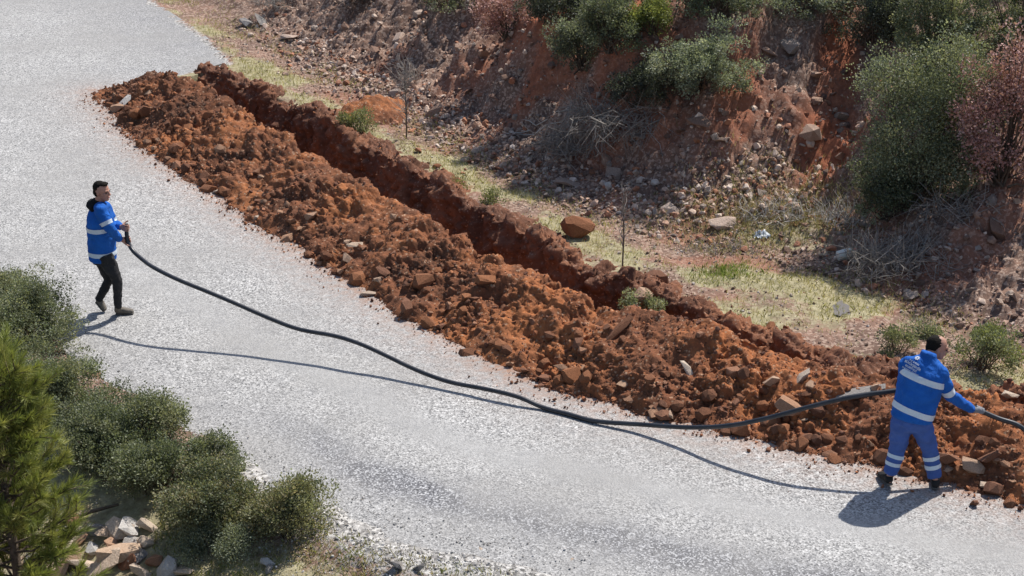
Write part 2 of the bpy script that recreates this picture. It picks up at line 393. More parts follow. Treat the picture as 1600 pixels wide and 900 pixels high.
nd_, _ = poly_dist([tuple(q) for q in LN[::12]], rx, ry)
dirt = np.clip(sstep(0.35, -0.05, nd_), 0, 1)
dirt = np.exp(-np.clip(-nd_ if False else np.abs(nd_), 0, 9) / 0.30)
road = link('road', mesh_np('road', np.stack([rx.ravel(), ry.ravel(), rz.ravel()], 1), grid_faces(260, na), True,
            np.stack([track.ravel(), np.clip(tarm, 0, 1).ravel(), dirt.ravel()], 1)), M['road'])
tag(road, kind='structure')

# ------------------------------------------------------------------ spoil heap along the road and the trench behind it
def loft(secs, n_per, disp):
    """secs: list of (XY (NS,2), z (NS,)) rails; returns the displaced grid (NS, m, 3)"""
    rails = []
    for (a, za), (b, zb), n in zip(secs[:-1], secs[1:], n_per):
        for q in np.linspace(0, 1, n, endpoint=False):
            rails.append(np.concatenate([a * (1 - q) + b * q, (za * (1 - q) + zb * q)[:, None]], 1))
    rails.append(np.concatenate([secs[-1][0], secs[-1][1][:, None]], 1))
    g = np.stack(rails, 1)
    for _ in range(2):                                     # soften the corners between the rails
        g[:, 1:-1] = 0.25 * g[:, :-2] + 0.5 * g[:, 1:-1] + 0.25 * g[:, 2:]
    du = np.gradient(g, axis=0); dv = np.gradient(g, axis=1)
    nrm = np.cross(du, dv); nrm /= np.linalg.norm(nrm, axis=2, keepdims=True) + 1e-9
    if nrm[..., 2].mean() < 0: nrm = -nrm
    return g + nrm * disp(g, nrm)[..., None], nrm
o1 = np.ones(NS)
n2d = (LL - LR) / np.linalg.norm(LL - LR, axis=1)[:, None]
start = sstep(0.0, 1.3, seglen)
hz = (0.53 + 0.12 * vnoise(seglen * 0.9, seglen * 0 + .5, 0, 81) + 0.09 * vnoise(seglen * 2.6, seglen * 0 + .5, 0, 82)) * (0.25 + 0.75 * start)
LNw = LN + n2d * (0.13 * vnoise(seglen * 1.1, seglen * 0, 0, 83) + 0.07 * vnoise(seglen * 3.5, seglen * 0, 0, 84))[:, None]
def rail(f): return LR + (LL - LR) * f
q1 = LNw * 0.62 + LR * 0.38; q2 = LNw * 0.22 + LR * 0.78
def heap_disp(g, n):
    x, y, z = g[..., 0], g[..., 1], g[..., 2]
    fade = sstep(-0.06, 0.16, z)
    a = 0.12 * fbm(x * 1.6, y * 1.6, z * 1.6, 91, 3, 0.5)
    b = 0.065 * fbm(x * 3.4, y * 3.4, z * 3.4, 92, 3, 0.6, True)
    c = 0.022 * fbm(x * 15, y * 15, z * 15, 93, 4, 0.65, True)
    crumb = 0.25 + 0.9 * sstep(-0.25, 0.25, fbm(x * 0.9, y * 0.9, 0, 94, 2))
    return (a + b * (0.5 + 0.6 * crumb) + c * crumb) * (0.35 + 0.65 * fade)
heap_g, heap_n = loft([(LNw - n2d * 0.10, -0.06 * o1), (LNw, 0.015 * o1), (q1, hz * 0.52), (q2, hz * 0.93), (LR, hz), (rail(0.10), hz * 0.62), (rail(0.24), 0.02 * o1), (rail(0.32), -0.4 * o1)],
                      [6, 36, 34, 16, 14, 14, 8], heap_disp)
hm = heap_g.shape[1]
heap = link('spoil_heap', mesh_np('spoil_heap', heap_g.reshape(-1, 3), grid_faces(NS, hm), True), M['soil'])
tag(heap, 'long ridge of freshly dug red brown soil between the road and the trench', 'soil heap')
def trench_disp(g, n):
    x, y, z = g[..., 0], g[..., 1], g[..., 2]
    s = seglen[:, None] + 0 * x
    lump = 0.16 * vnoise(s * 1.5, z * 0.7, 0, 95) + 0.15 * np.abs(vnoise(s * 2.9 + z * 0.9, z * 0.5, 0, 96))
    return lump * sstep(-1.0, -0.2, z) * (1 - 0.5 * sstep(-0.05, 0.1, z)) + 0.075 * fbm(x * 4.2, y * 4.2, z * 4.2, 97, 3, 0.6, True) + 0.020 * fbm(x * 15, y * 15, z * 15, 98, 3, 0.6, True)
dep = -(0.30 + 0.62 * sstep(0.2, 2.2, seglen))
lipz = np.clip(0.10 + 0.20 * vnoise(seglen * 1.1, seglen * 0 + .4, 0, 99) + 0.10 * vnoise(seglen * 3.3, seglen * 0 + .4, 0, 199), 0.02, 0.30)
out = 0.42 + 0.16 * vnoise(seglen * 1.6, seglen * 0, 0, 100)
trench_g, trench_n = loft([(rail(0.20), -0.05 * o1), (rail(0.36), dep), (rail(0.76), dep), (rail(0.90), dep * 0.45), (rail(1.0), lipz), (LL + n2d * (out * 0.45)[:, None], lipz * 1.0), (LL + n2d * out[:, None], -0.01 * o1), (LL + n2d * (out + 0.15)[:, None], -0.16 * o1)],
                          [8, 10, 14, 18, 12, 12, 6], trench_disp)
trench = link('trench', mesh_np('trench', trench_g.reshape(-1, 3), grid_faces(NS, trench_g.shape[1]), True), M['trench'])
tag(trench, kind='structure')

# ------------------------------------------------------------------ stones
def stone_mesh(name, seed, npts=15, squash=(1, 0.8, 0.65), boxy=0.5):
    r = random.Random(seed); bm = bmesh.new()
    for _ in range(npts):
        v = Vector((r.gauss(0, 1), r.gauss(0, 1), r.gauss(0, 1))).normalized()
        mx = max(abs(a) for a in v); v = v.lerp(v / mx, boxy) * r.uniform(0.85, 1.05)
        bm.verts.new((v.x * squash[0], v.y * squash[1], v.z * squash[2]))
    bmesh.ops.convex_hull(bm, input=bm.verts)
    for v in [v for v in bm.verts if not v.link_faces]: bm.verts.remove(v)
    bmesh.ops.triangulate(bm, faces=bm.faces[:])
    s = max(v.co.length for v in bm.verts)
    for v in bm.verts: v.co /= s
    me = bpy.data.meshes.new(name); bm.to_mesh(me); bm.free(); return me
def arrays(me):
    V = np.zeros(len(me.vertices) * 3); me.vertices.foreach_get("co", V)
    F = np.zeros(len(me.polygons) * 3, int); me.polygons.foreach_get("vertices", F)
    return V.reshape(-1, 3), F.reshape(-1, 3)
VAR = [arrays(stone_mesh('stone_shape', 100 + i, 13, (1, r1, r2), bx)) for i, (r1, r2, bx) in enumerate([(0.8, 0.65, 0.6), (0.9, 0.8, 0.3), (0.7, 0.4, 0.7), (0.85, 0.7, 0.5), (0.6, 0.45, 0.8), (0.95, 0.9, 0.1)])]
def rot_mats(n, tilt=1.0):
    a = rng.uniform(0, 2 * np.pi, n); b = rng.normal(0, 0.6 * tilt, n); c = rng.normal(0, 0.6 * tilt, n)
    ca, sa, cb, sb, cc, sc = np.cos(a), np.sin(a), np.cos(b), np.sin(b), np.cos(c), np.sin(c)
    o = np.zeros(n); i = np.ones(n)
    Rz = np.stack([ca, -sa, o, sa, ca, o, o, o, i], 1).reshape(-1, 3, 3)
    Rx = np.stack([i, o, o, o, cb, -sb, o, sb, cb], 1).reshape(-1, 3, 3)
    Ry = np.stack([cc, o, sc, o, i, o, -sc, o, cc], 1).reshape(-1, 3, 3)
    return Rz @ Rx @ Ry
def pieces(name, P, S, palette, mat, label=None, cat=None, var=VAR):
    """many small loose pieces joined as stuff"""
    P = np.asarray(P); S = np.asarray(S); n = len(P); which = rng.integers(0, len(var), n); R = rot_mats(n)
    pal = np.array(palette); ci = rng.integers(0, len(pal), n)
    col = pal[ci] * rng.uniform(0.75, 1.25, n)[:, None]
    Vs, Fs, Cs, off = [], [], [], 0
    for k, (v, f) in enumerate(var):
        m = np.where(which == k)[0]
        if not len(m): continue
        vv = np.einsum('nij,vj->nvi', R[m], v) * S[m][:, None, None] + P[m][:, None, :]
        ff = f[None] + (np.arange(len(m)) * len(v))[:, None, None] + off
        Vs.append(vv.reshape(-1, 3)); Fs.append(ff.reshape(-1, 3)); Cs.append(np.repeat(col[m], len(v), 0)); off += len(m) * len(v)
    o = link(name, mesh_np(name, np.concatenate(Vs), np.concatenate(Fs), False, np.clip(np.concatenate(Cs), 0, 1)), mat)
    return tag(o, label, cat, kind='stuff')
STONES = {}
def stone_data(mat, i, kind='angular'):
    key = (mat, i, kind)
    if key not in STONES:
        r = random.Random(i * 31 + 5)
        if kind == 'angular': me = stone_mesh('stone', i, r.randint(11, 17), (1, r.uniform(.6, .9), r.uniform(.4, .75)), r.uniform(.35, .8))
        elif kind == 'boulder': me = stone_mesh('stone', i, 30, (1, 0.8, 0.78), 0.25)
        elif kind == 'flat': me = stone_mesh('stone', i, 14, (1, r.uniform(.6, .8), 0.25), 0.8)
        elif kind == 'block': me = stone_mesh('stone', i, 20, (1, .6, .45), 0.95)
        else: me = stone_mesh('stone', i, 24, (1, .85, .75), 0.15)
        me.materials.append(M[mat]); STONES[key] = me
    return STONES[key]
def stone(name, loc, size, mat, i=0, kind='angular', rot=None, label=None, cat='stone', group=None):
    o = bpy.data.objects.new(name, stone_data(mat, i % 14, kind)); C.objects.link(o)
    o.location = loc; o.scale = (size,) * 3 if isinstance(size, (int, float)) else size
    o.rotation_euler = rot if rot else (random.gauss(0, .35), random.gauss(0, .35), random.uniform(0, 6.3))
    return tag(o, label, cat, group)

SOILPAL = [(0.14, 0.062, 0.038), (0.22, 0.092, 0.050), (0.32, 0.13, 0.062), (0.42, 0.175, 0.08), (0.28, 0.13, 0.075), (0.18, 0.09, 0.06)]
# loose crumbs and clods on heap and trench lip
def pick(g, n, w=None):
    i = rng.integers(2, g.shape[0] - 2, n); j = (w(n) * (g.shape[1] - 1)).astype(int) if w else rng.integers(2, g.shape[1] - 2, n)
    return g[i, j] + rng.normal(0, 0.012, (n, 3)) * [1, 1, 0.3]
power = lambda n, a, b, e: a * (1 - rng.random(n) * (1 - (a / b) ** e)) ** (-1 / e)
P1 = pick(heap_g, 11000, lambda n: np.clip(rng.beta(1.1, 1.5, n), 0.03, 0.97)); S1 = power(len(P1), 0.009, 0.045, 2.1)
ti = rng.integers(2, NS - 2, 2600); tj = rng.integers(34, trench_g.shape[1] - 6, 2600)
P2 = trench_g[ti, tj] + rng.normal(0, 0.01, (2600, 3)); S2 = power(2600, 0.010, 0.045, 2.0)
# crumbs rolled out on the road
i3 = rng.integers(2, NS - 2, 3000); off = rng.exponential(0.10, 3000)
P3 = np.concatenate([LNw[i3] - n2d[i3] * (off - 0.06)[:, None], np.zeros((3000, 1)) + 0.008], 1); S3 = power(3000, 0.008, 0.035, 2.2) * np.where(off > 0.5, 0.8, 1)
P3[:, 2] += S3 * 0.3
pieces('loose_clods', np.concatenate([P1, P2, P3]), np.concatenate([S1, S2, S3]), SOILPAL, M['pieces'], 'small crumbs and clods of red soil scattered over the heap and trench lip', 'soil')

# larger clods and stones on the heap: individuals
cnt = 0
for k in range(250):
    u = random.betavariate(1.3, 2.4); i = random.randint(30, NS - 90); j = int(u * (hm * 0.62)) + 2
    # bigger stones gather at the toe on the right part of the heap
    right = i / NS
    if j < 14 and right > 0.45: s = random.uniform(0.05, 0.115)
    else: s = random.uniform(0.045, 0.085)
    if k > 205: s = random.uniform(0.09, 0.15)
    p = heap_g[i, j]; mt = random.choice(['rock_red', 'rock_red', 'clod', 'clod', 'clod'])
    where = 'upper left soil heap' if right < 0.33 else 'middle soil heap above the pipe' if right < 0.62 else 'right soil heap by the stooping man'
    lev = 'low at the toe' if j < hm * 0.2 else 'on the flank'
    if mt == 'clod':
        stone('clod', (p[0], p[1], p[2] + s * 0.15), s * 1.1, 'clod', random.randint(0, 13), 'round', None, ('large ' if k > 205 else '') + 'brown clod ' + lev + ' of the ' + where, 'clod', 'clods on the soil heap')
    else:
        stone('stone', (p[0], p[1], p[2] + s * 0.2), s, 'rock_red', random.randint(0, 13), 'angular', None, ('large ' if k > 205 else '') + 'reddish stone ' + lev + ' of the ' + where, 'stone', 'stones in the soil heap')
# ------------------------------------------------------------------ notable stones
def on_ground(px, py, name, size, mat, i, kind, label, rot=None, cat='stone', sink=0.35, z=None, group=None):
    """a stone whose foot stands at the photo pixel: height found by walking the pixel's ray to the ground"""
    p = hit(px, py) if z is None else G(px, py, z)
    smax = size if isinstance(size, (int, float)) else size[2] * 2
    return stone(name, (p.x, p.y, p.z + smax * sink), size, mat, i, kind, rot, label, cat, group)
def on_heap(px, py):
    """nearest heap surface point seen at the photo pixel"""
    g = heap_g[:, :int(hm * 0.75)].reshape(-1, 3)
    dep = g[:, 1] * cp - (g[:, 2] - CAM_H) * sp; up = g[:, 1] * sp + (g[:, 2] - CAM_H) * cp
    e = np.hypot(800 + FPX * g[:, 0] / dep - px, 450 - FPX * up / dep - py)
    return g[np.argmin(e + 0.0 * dep)]
bq = G(902, 366, 0.05)
stone('boulder', (bq.x, bq.y, 0.17), (0.28, 0.21, 0.21), 'clod', 6, 'boulder', (0.1, 0.15, 0.4), 'large red brown boulder sitting on the grass beyond the trench', 'boulder')
on_ground(1026, 446, 'boulder', (0.20, 0.13, 0.15), 'rock_red', 5, 'boulder', 'upright flat faced brown boulder on the far trench lip', (0.15, 0.5, 0.5), 'boulder', 0.3)
on_ground(1003, 476, 'boulder', (0.21, 0.15, 0.15), 'rock_red', 8, 'boulder', 'brown boulder with a patch of turf behind it at the trench lip', (0.3, 0.2, 1.2), 'boulder', 0.4)
on_ground(1203, 518, 'clod', (0.09, 0.08, 0.08), 'clod', 2, 'round', 'single round red clod on the pale verge beyond the trench', None, 'clod', 0.3)
on_ground(950, 300, 'stone', (0.07, 0.06, 0.12), 'rock_pale', 4, 'block', 'white upright stone at the foot of the bank', (0.1, 1.3, 0.3), 'stone', 0.4)
on_ground(683, 262, 'clod', (0.08, 0.06, 0.05), 'clod', 5, 'round', 'small dark clod on the grass right of the bare sapling', None, 'clod', 0.3)
on_ground(385, 42, 'boulder', (0.20, 0.17, 0.16), 'rock_grey', 6, 'angular', 'grey boulder by the gully at the top, left of a pair', None, 'boulder', 0.3)
on_ground(408, 40, 'boulder', (0.24, 0.18, 0.15), 'rock_grey', 9, 'angular', 'grey boulder by the gully at the top, right of a pair', None, 'boulder', 0.3)
for (px, py, s, mt, i, kd, lab, rot) in [
        (196, 160, (0.15, 0.08, 0.07), 'rock_pale', 1, 'flat', 'pale grey slab leaning on the far left end of the soil heap', (0.5, -0.5, 0.9)),
        (1345, 614, (0.34, 0.15, 0.05), 'rock_grey', 7, 'block', 'long grey slab lying on the heap behind the pipe', (0.1, -0.12, 0.25)),
        (1250, 596, (0.15, 0.10, 0.09), 'rock_tan', 2, 'angular', 'white streaked tan stone high on the heap left of the grey slab', None),
        (1235, 640, (0.22, 0.16, 0.12), 'rock_red', 4, 'angular', 'big brown stone in the heap just above the pipe', (0.3, 0.3, 0.4)),
        (1075, 580, (0.15, 0.09, 0.08), 'rock_tan', 5, 'angular', 'pale tan stone in the middle of the heap above the pipe dip', None),
        (975, 602, (0.12, 0.10, 0.07), 'rock_tan', 6, 'angular', 'tan flat stone low on the heap left of the orange cube stone', None),
        (965, 520, (0.26, 0.10, 0.11), 'clod', 8, 'block', 'long brown slab of clay tilted on the heap crest', (0.2, -0.5, 0.7)),
        (762, 442, (0.20, 0.15, 0.12), 'clod', 11, 'block', 'big brown clay block tilted on the heap near its middle', (0.4, 0.3, 0.5)),
        (1590, 598, (0.16, 0.10, 0.09), 'rock_tan', 9, 'block', 'squared tan block on the heap at the right picture edge', (0.1, 0.4, 0.8)),
        (730, 470, (0.13, 0.09, 0.09), 'clod', 3, 'round', 'rounded dark clod on the heap below the clay block', None),
        (555, 385, (0.13, 0.08, 0.07), 'rock_tan', 12, 'flat', 'flat pale brown stone on the heap above the pipe', None),
        (1545, 715, (0.17, 0.13, 0.12), 'rock_red', 10, 'angular', 'orange brown stone in the heap right of the stooping man', None),
        (1520, 735, (0.15, 0.12, 0.12), 'rock_red', 13, 'angular', 'brown stone at the heap toe nearest the stooping man', None)]:
    p = on_heap(px, py)
    stone('stone', (p[0], p[1], p[2] + s[2] * 0.35), s, mt, i, kd, rot, lab, 'stone')
for (px, py, s, mt, i, kd, lab, rot) in [
        (1037, 658, (0.125, 0.10, 0.13), 'rock_red', 1, 'block', 'orange cube shaped stone standing on the road behind the pipe', (0.1, 0.2, 0.5)),
        (577, 462, (0.13, 0.085, 0.06), 'rock_tan', 3, 'block', 'flat tan block on the road at the heap toe', (0, 0.1, 0.2)),
        (725, 522, (0.12, 0.08, 0.06), 'rock_red', 7, 'flat', 'flat brown stone lying on the road at the heap toe', (0, 0.1, 0.4)),
        (340, 302, (0.11, 0.08, 0.06), 'rock_tan', 6, 'angular', 'tan stone on the road edge by the upper heap', None),
        (405, 345, (0.13, 0.09, 0.08), 'rock_tan', 10, 'angular', 'pale brown stone at the heap toe above the pipe end', None),
        (1538, 762, (0.10, 0.09, 0.09), 'rock_tan', 2, 'angular', 'tan stone on the road by the lower right heap toe', None),
        (1552, 770, (0.13, 0.11, 0.10), 'rock_red', 4, 'round', 'round brown stone on the road right of the stooping man', None),
        (1522, 790, (0.055, 0.05, 0.045), 'rock_red', 5, 'round', 'small brown stone lying out on the road on the pipe shadow', None),
        (572, 780, (0.08, 0.05, 0.04), 'rock_red', 9, 'block', 'reddish brown brick like stone on the lower verge', (0, 0.05, 0.1)),
        (620, 888, (0.085, 0.08, 0.085), 'rock_grey', 3, 'angular', 'grey angular stone on the grass at the bottom', None),
        (655, 890, (0.075, 0.06, 0.05), 'rock_grey', 5, 'angular', 'mossy grey stone right of the grey angular stone', None),
        (747, 862, (0.08, 0.055, 0.04), 'rock_tan', 4, 'block', 'tan brick shaped stone on the gravel at the bottom', None),
        (893, 888, (0.12, 0.06, 0.035), 'rock_tan', 8, 'flat', 'flat orange tan stone at the bottom road edge', None),
        (915, 890, (0.08, 0.06, 0.035), 'rock_pale', 6, 'flat', 'flat white stone beside the orange tan one at the road edge', None),
        (418, 882, (0.09, 0.07, 0.055), 'rock_pale', 7, 'angular', 'white stone on the grass right of the small round bush', None),
        (420, 893, (0.065, 0.055, 0.05), 'rock_grey', 8, 'angular', 'grey stone just below the white stone on the grass', None),
        (680, 836, (0.07, 0.04, 0.025), 'rock_pale', 9, 'flat', 'thin white stone flake on the lower verge', None),
        (300, 690, (0.11, 0.08, 0.05), 'rock_pale', 2, 'flat', 'white flat stone behind the bushes at the road edge', None),
        (1527, 826, (0.028, 0.025, 0.022), 'clod', 5, 'round', 'tiny dark clod alone on the road below the stooping man', None)]:
    on_ground(px, py, 'stone', s, mt, i, kd, lab, rot, 'stone', 0.25, z=(0.0 if (py < 800 and px > 320 and px != 572) else None))

# stone pile on the embankment, lower left
PILE = [(188, 872, .20, 'block', 'rock_tan'), (95, 862, .19, 'angular', 'rock_tan'), (160, 893, .20, 'flat', 'rock_tan'), (130, 888, .14, 'flat', 'rock_tan'), (185, 835, .16, 'flat', 'rock_tan'),
        (165, 838, .11, 'angular', 'rock_tan'), (205, 830, .14, 'flat', 'rock_pale'), (232, 826, .10, 'angular', 'rock_tan'), (145, 860, .08, 'angular', 'rock_pale'), (112, 876, .11, 'angular', 'rock_tan'),
        (225, 895, .12, 'angular', 'rock_tan'), (262, 897, .12, 'angular', 'rock_pale'), (285, 897, .10, 'flat', 'rock_tan'), (75, 893, .10, 'angular', 'rock_tan'), (200, 884, .10, 'angular', 'rock_red'),
        (215, 872, .10, 'flat', 'rock_grey'), (112, 815, .10, 'block', 'rock_red'), (100, 838, .08, 'flat', 'rock_pale'), (150, 830, .09, 'angular', 'rock_grey'), (178, 852, .10, 'flat', 'rock_red'),
        (228, 852, .08, 'round', 'rock_tan'), (60, 880, .12, 'angular', 'rock_grey'), (240, 880, .08, 'angular', 'rock_red'), (128, 846, .07, 'flat', 'rock_red'), (208, 848, .09, 'flat', 'rock_pale'), (95, 895, .12, 'flat', 'rock_red')]
for n, (px, py, s, kd, mt) in enumerate(PILE):
    if n == 0: lab = 'largest tan block in the stone pile at the lower left'
    elif n == 1: lab = 'big rounded tan stone beside the pine in the stone pile'
    elif n == 2: lab = 'broad pale slab at the bottom of the stone pile'
    elif mt == 'rock_pale': lab = 'near white stone in the pile at the lower left'
    elif mt == 'rock_red': lab = 'reddish stone in the pile at the lower left'
    elif mt == 'rock_grey': lab = 'grey stone in the pile at the lower left'
    else: lab = 'tan stone of middling size in the pile at the lower left'
    s = s * 1.22
    on_ground(px, py, 'stone', s, mt, n, kd, lab, None if n else (0.1, -0.1, 0.25), 'stone', 0.3, None, 'stone pile below the road' if n > 2 else None)

# stones on the bank and the gully: individuals, and scree as stuff
def bank_points(n, dmin, dmax, seed, e=1.0):
    r = np.random.default_rng(seed); L = np.array(BASE[3:11], float)
    sl = np.hypot(*np.diff(L, axis=0).T); cs = np.concatenate([[0], np.cumsum(sl)])
    a = r.uniform(0, cs[-1], n); x = np.interp(a, cs, L[:, 0]); y = np.interp(a, cs, L[:, 1])
    nx, ny = 0.66, 0.75
    d = dmin + (dmax - dmin) * r.random(n) ** e
    x, y = x + nx * d, y + ny * d
    return np.stack([x, y, ground_z(x, y)], 1), d
BP, bd = bank_points(15000, -0.45, 5.0, 3, 1.2)
BS = power(len(BP), 0.014, 0.085, 1.5); BP[:, 2] += BS * 0.2
BPAL = [(0.20, 0.13, 0.10), (0.32, 0.21, 0.155), (0.44, 0.30, 0.23), (0.33, 0.27, 0.23), (0.62, 0.49, 0.40), (0.40, 0.19, 0.12), (0.17, 0.11, 0.09), (0.50, 0.38, 0.30)]
pieces('scree', BP, BS, BPAL, M['pieces'], 'small broken stones strewn over the bank and its foot', 'scree')
BI, bd = bank_points(125, -0.35, 4.2, 9, 1.1)
for p, d in zip(BI, bd):
    s = 0.085 + 0.15 * random.random() ** 2
    qx = proj(p)[0]; zone = 'upper left rubble slope' if qx < 680 else 'red scarp' if qx < 960 else 'red gully' if qx < 1330 else 'slope below the biggest shrub'
    lab, grp = (('stone at the foot of the ' if d < 0.6 else 'stone lodged in the ') + zone, 'stones on the bank')
    stone('stone', (p[0], p[1], p[2] + s * 0.15), s, 'rock_bank', random.randint(0, 13), random.choice(['angular', 'angular', 'flat', 'block']), None, lab, 'stone', grp)
# pale rubble in the gully by the upper verge
q = np.array([hit(*c)[:2] for c in [(470, 60), (520, 105), (560, 125), (620, 150), (680, 190), (760, 215), (830, 255), (950, 300), (1080, 320), (1180, 290), (1240, 300), (1200, 330)]])
t = rng.uniform(0, len(q) - 1, 2600); i0 = t.astype(int).clip(0, len(q) - 2); f = (t - i0)[:, None]
RP = q[i0] * (1 - f) + q[i0 + 1] * f + rng.normal(0, 0.38, (2600, 2))
RP = np.concatenate([RP, ground_z(RP[:, 0], RP[:, 1])[:, None]], 1); RS = power(2600, 0.020, 0.085, 1.5); RP[:, 2] += RS * 0.25
pieces('rubble', RP, RS, [(0.48, 0.33, 0.25), (0.58, 0.45, 0.36), (0.40, 0.25, 0.18), (0.36, 0.17, 0.10), (0.64, 0.53, 0.45)], M['pieces'], 'pale broken rubble along the foot of the bank', 'rubble')
# gravel of the verges
def verge_points(n, fn):
    x, y = fn(n); return np.stack([x, y, ground_z(x, y)], 1)
LP = np.array(ROAD_L[4:9], float)
t = rng.uniform(0, len(LP) - 1, 5200); i0 = t.astype(int).clip(0, len(LP) - 2); f = (t - i0)[:, None]
gp = LP[i0] * (1 - f) + LP[i0 + 1] * f + np.array([-0.6, -0.75]) * rng.normal(0.42, 0.33, 5200)[:, None]
gpz = np.maximum(ground_z(gp[:, 0], gp[:, 1]), 0.0 * gp[:, 0] - 0.0 * 1 + np.where(poly_dist(ROAD_L, gp[:, 0], gp[:, 1])[0] > 0.05, 0.004, -9))
gs = power(5200, 0.006, 0.022, 2.2)
pieces('gravel', np.concatenate([gp, (gpz + gs * 0.3)[:, None]], 1), gs, [(0.45, 0.44, 0.42), (0.60, 0.58, 0.56), (0.50, 0.49, 0.47), (0.36, 0.34, 0.31)], M['pieces'], 'loose grey gravel along the lower road edge', 'gravel')
vx = rng.uniform(-6, 7, 22000); vy = rng.uniform(16, 34, 22000)
dr_v, _ = poly_dist(ROAD_R, vx, vy); db_v, _ = poly_dist(BASE, vx, vy); db_v = -db_v
dL_v = poly_dist([tuple(q) for q in LL[::12]], vx, vy)[0]
mk = (dr_v > 0.1) & (db_v < 0.25) & (dL_v < -0.42)
mk &= (fbm(vx * 0.7, vy * 0.7, 0, 51, 3) < 0.15) | (rng.random(len(vx)) < 0.25)
vs = power(mk.sum(), 0.008, 0.035, 1.8)
pieces('verge_stones', np.stack([vx[mk], vy[mk], ground_z(vx[mk], vy[mk]) + vs * 0.3], 1), vs, [(0.42, 0.36, 0.30), (0.30, 0.22, 0.17), (0.52, 0.47, 0.42), (0.25, 0.12, 0.08), (0.18, 0.13, 0.10)], M['pieces'], 'small stones and crumbs strewn over the verge beyond the trench', 'stones')

# ------------------------------------------------------------------ vegetation
def unit(v): return v / (np.linalg.norm(v, axis=-1, keepdims=True) + 1e-9)
def tubes(paths, sides=5):
    """paths: list of (points (k,3), radii (k,)) -> one mesh"""
    Vs, Fs, off = [], [], 0
    for P_, R_ in paths:
        P_ = np.asarray(P_, float); k_ = len(P_)
        T = unit(np.gradient(P_, axis=0)); ref = np.array([0.3, 0.9, 0.2]) if abs(T[0][2]) > 0.8 else np.array([0, 0, 1.0])
        A = unit(np.cross(T, ref)); B = np.cross(T, A)
        an = np.linspace(0, 2 * np.pi, sides, endpoint=False)
        ring = P_[:, None] + np.asarray(R_)[:, None, None] * (np.cos(an)[None, :, None] * A[:, None] + np.sin(an)[None, :, None] * B[:, None])
        Vs.append(ring.reshape(-1, 3)); i, j = np.meshgrid(np.arange(k_ - 1), np.arange(sides), indexing='ij')
        a = (i * sides + j).ravel(); b = (i * sides + (j + 1) % sides).ravel()
        Fs.append(np.stack([a, b, b + sides, a + sides], 1) + off); off += k_ * sides
    return np.concatenate(Vs), np.concatenate(Fs)
def leaves(P, A, L, W, col, fold=0.18):
    n = len(P); r = unit(rng.normal(0, 1, (n, 3))); w = unit(np.cross(A, r)); nn = np.cross(w, A)
    L = L[:, None]; W = W[:, None]
    V = np.stack([P, P + A * L * 0.5 + w * W - nn * L * fold * 0.4, P + A * L, P + A * L * 0.5 - w * W - nn * L * fold * 0.4], 1).reshape(-1, 3)
    F = np.arange(n * 4).reshape(-1, 4)
    return V, F, np.repeat(col, 4, 0)
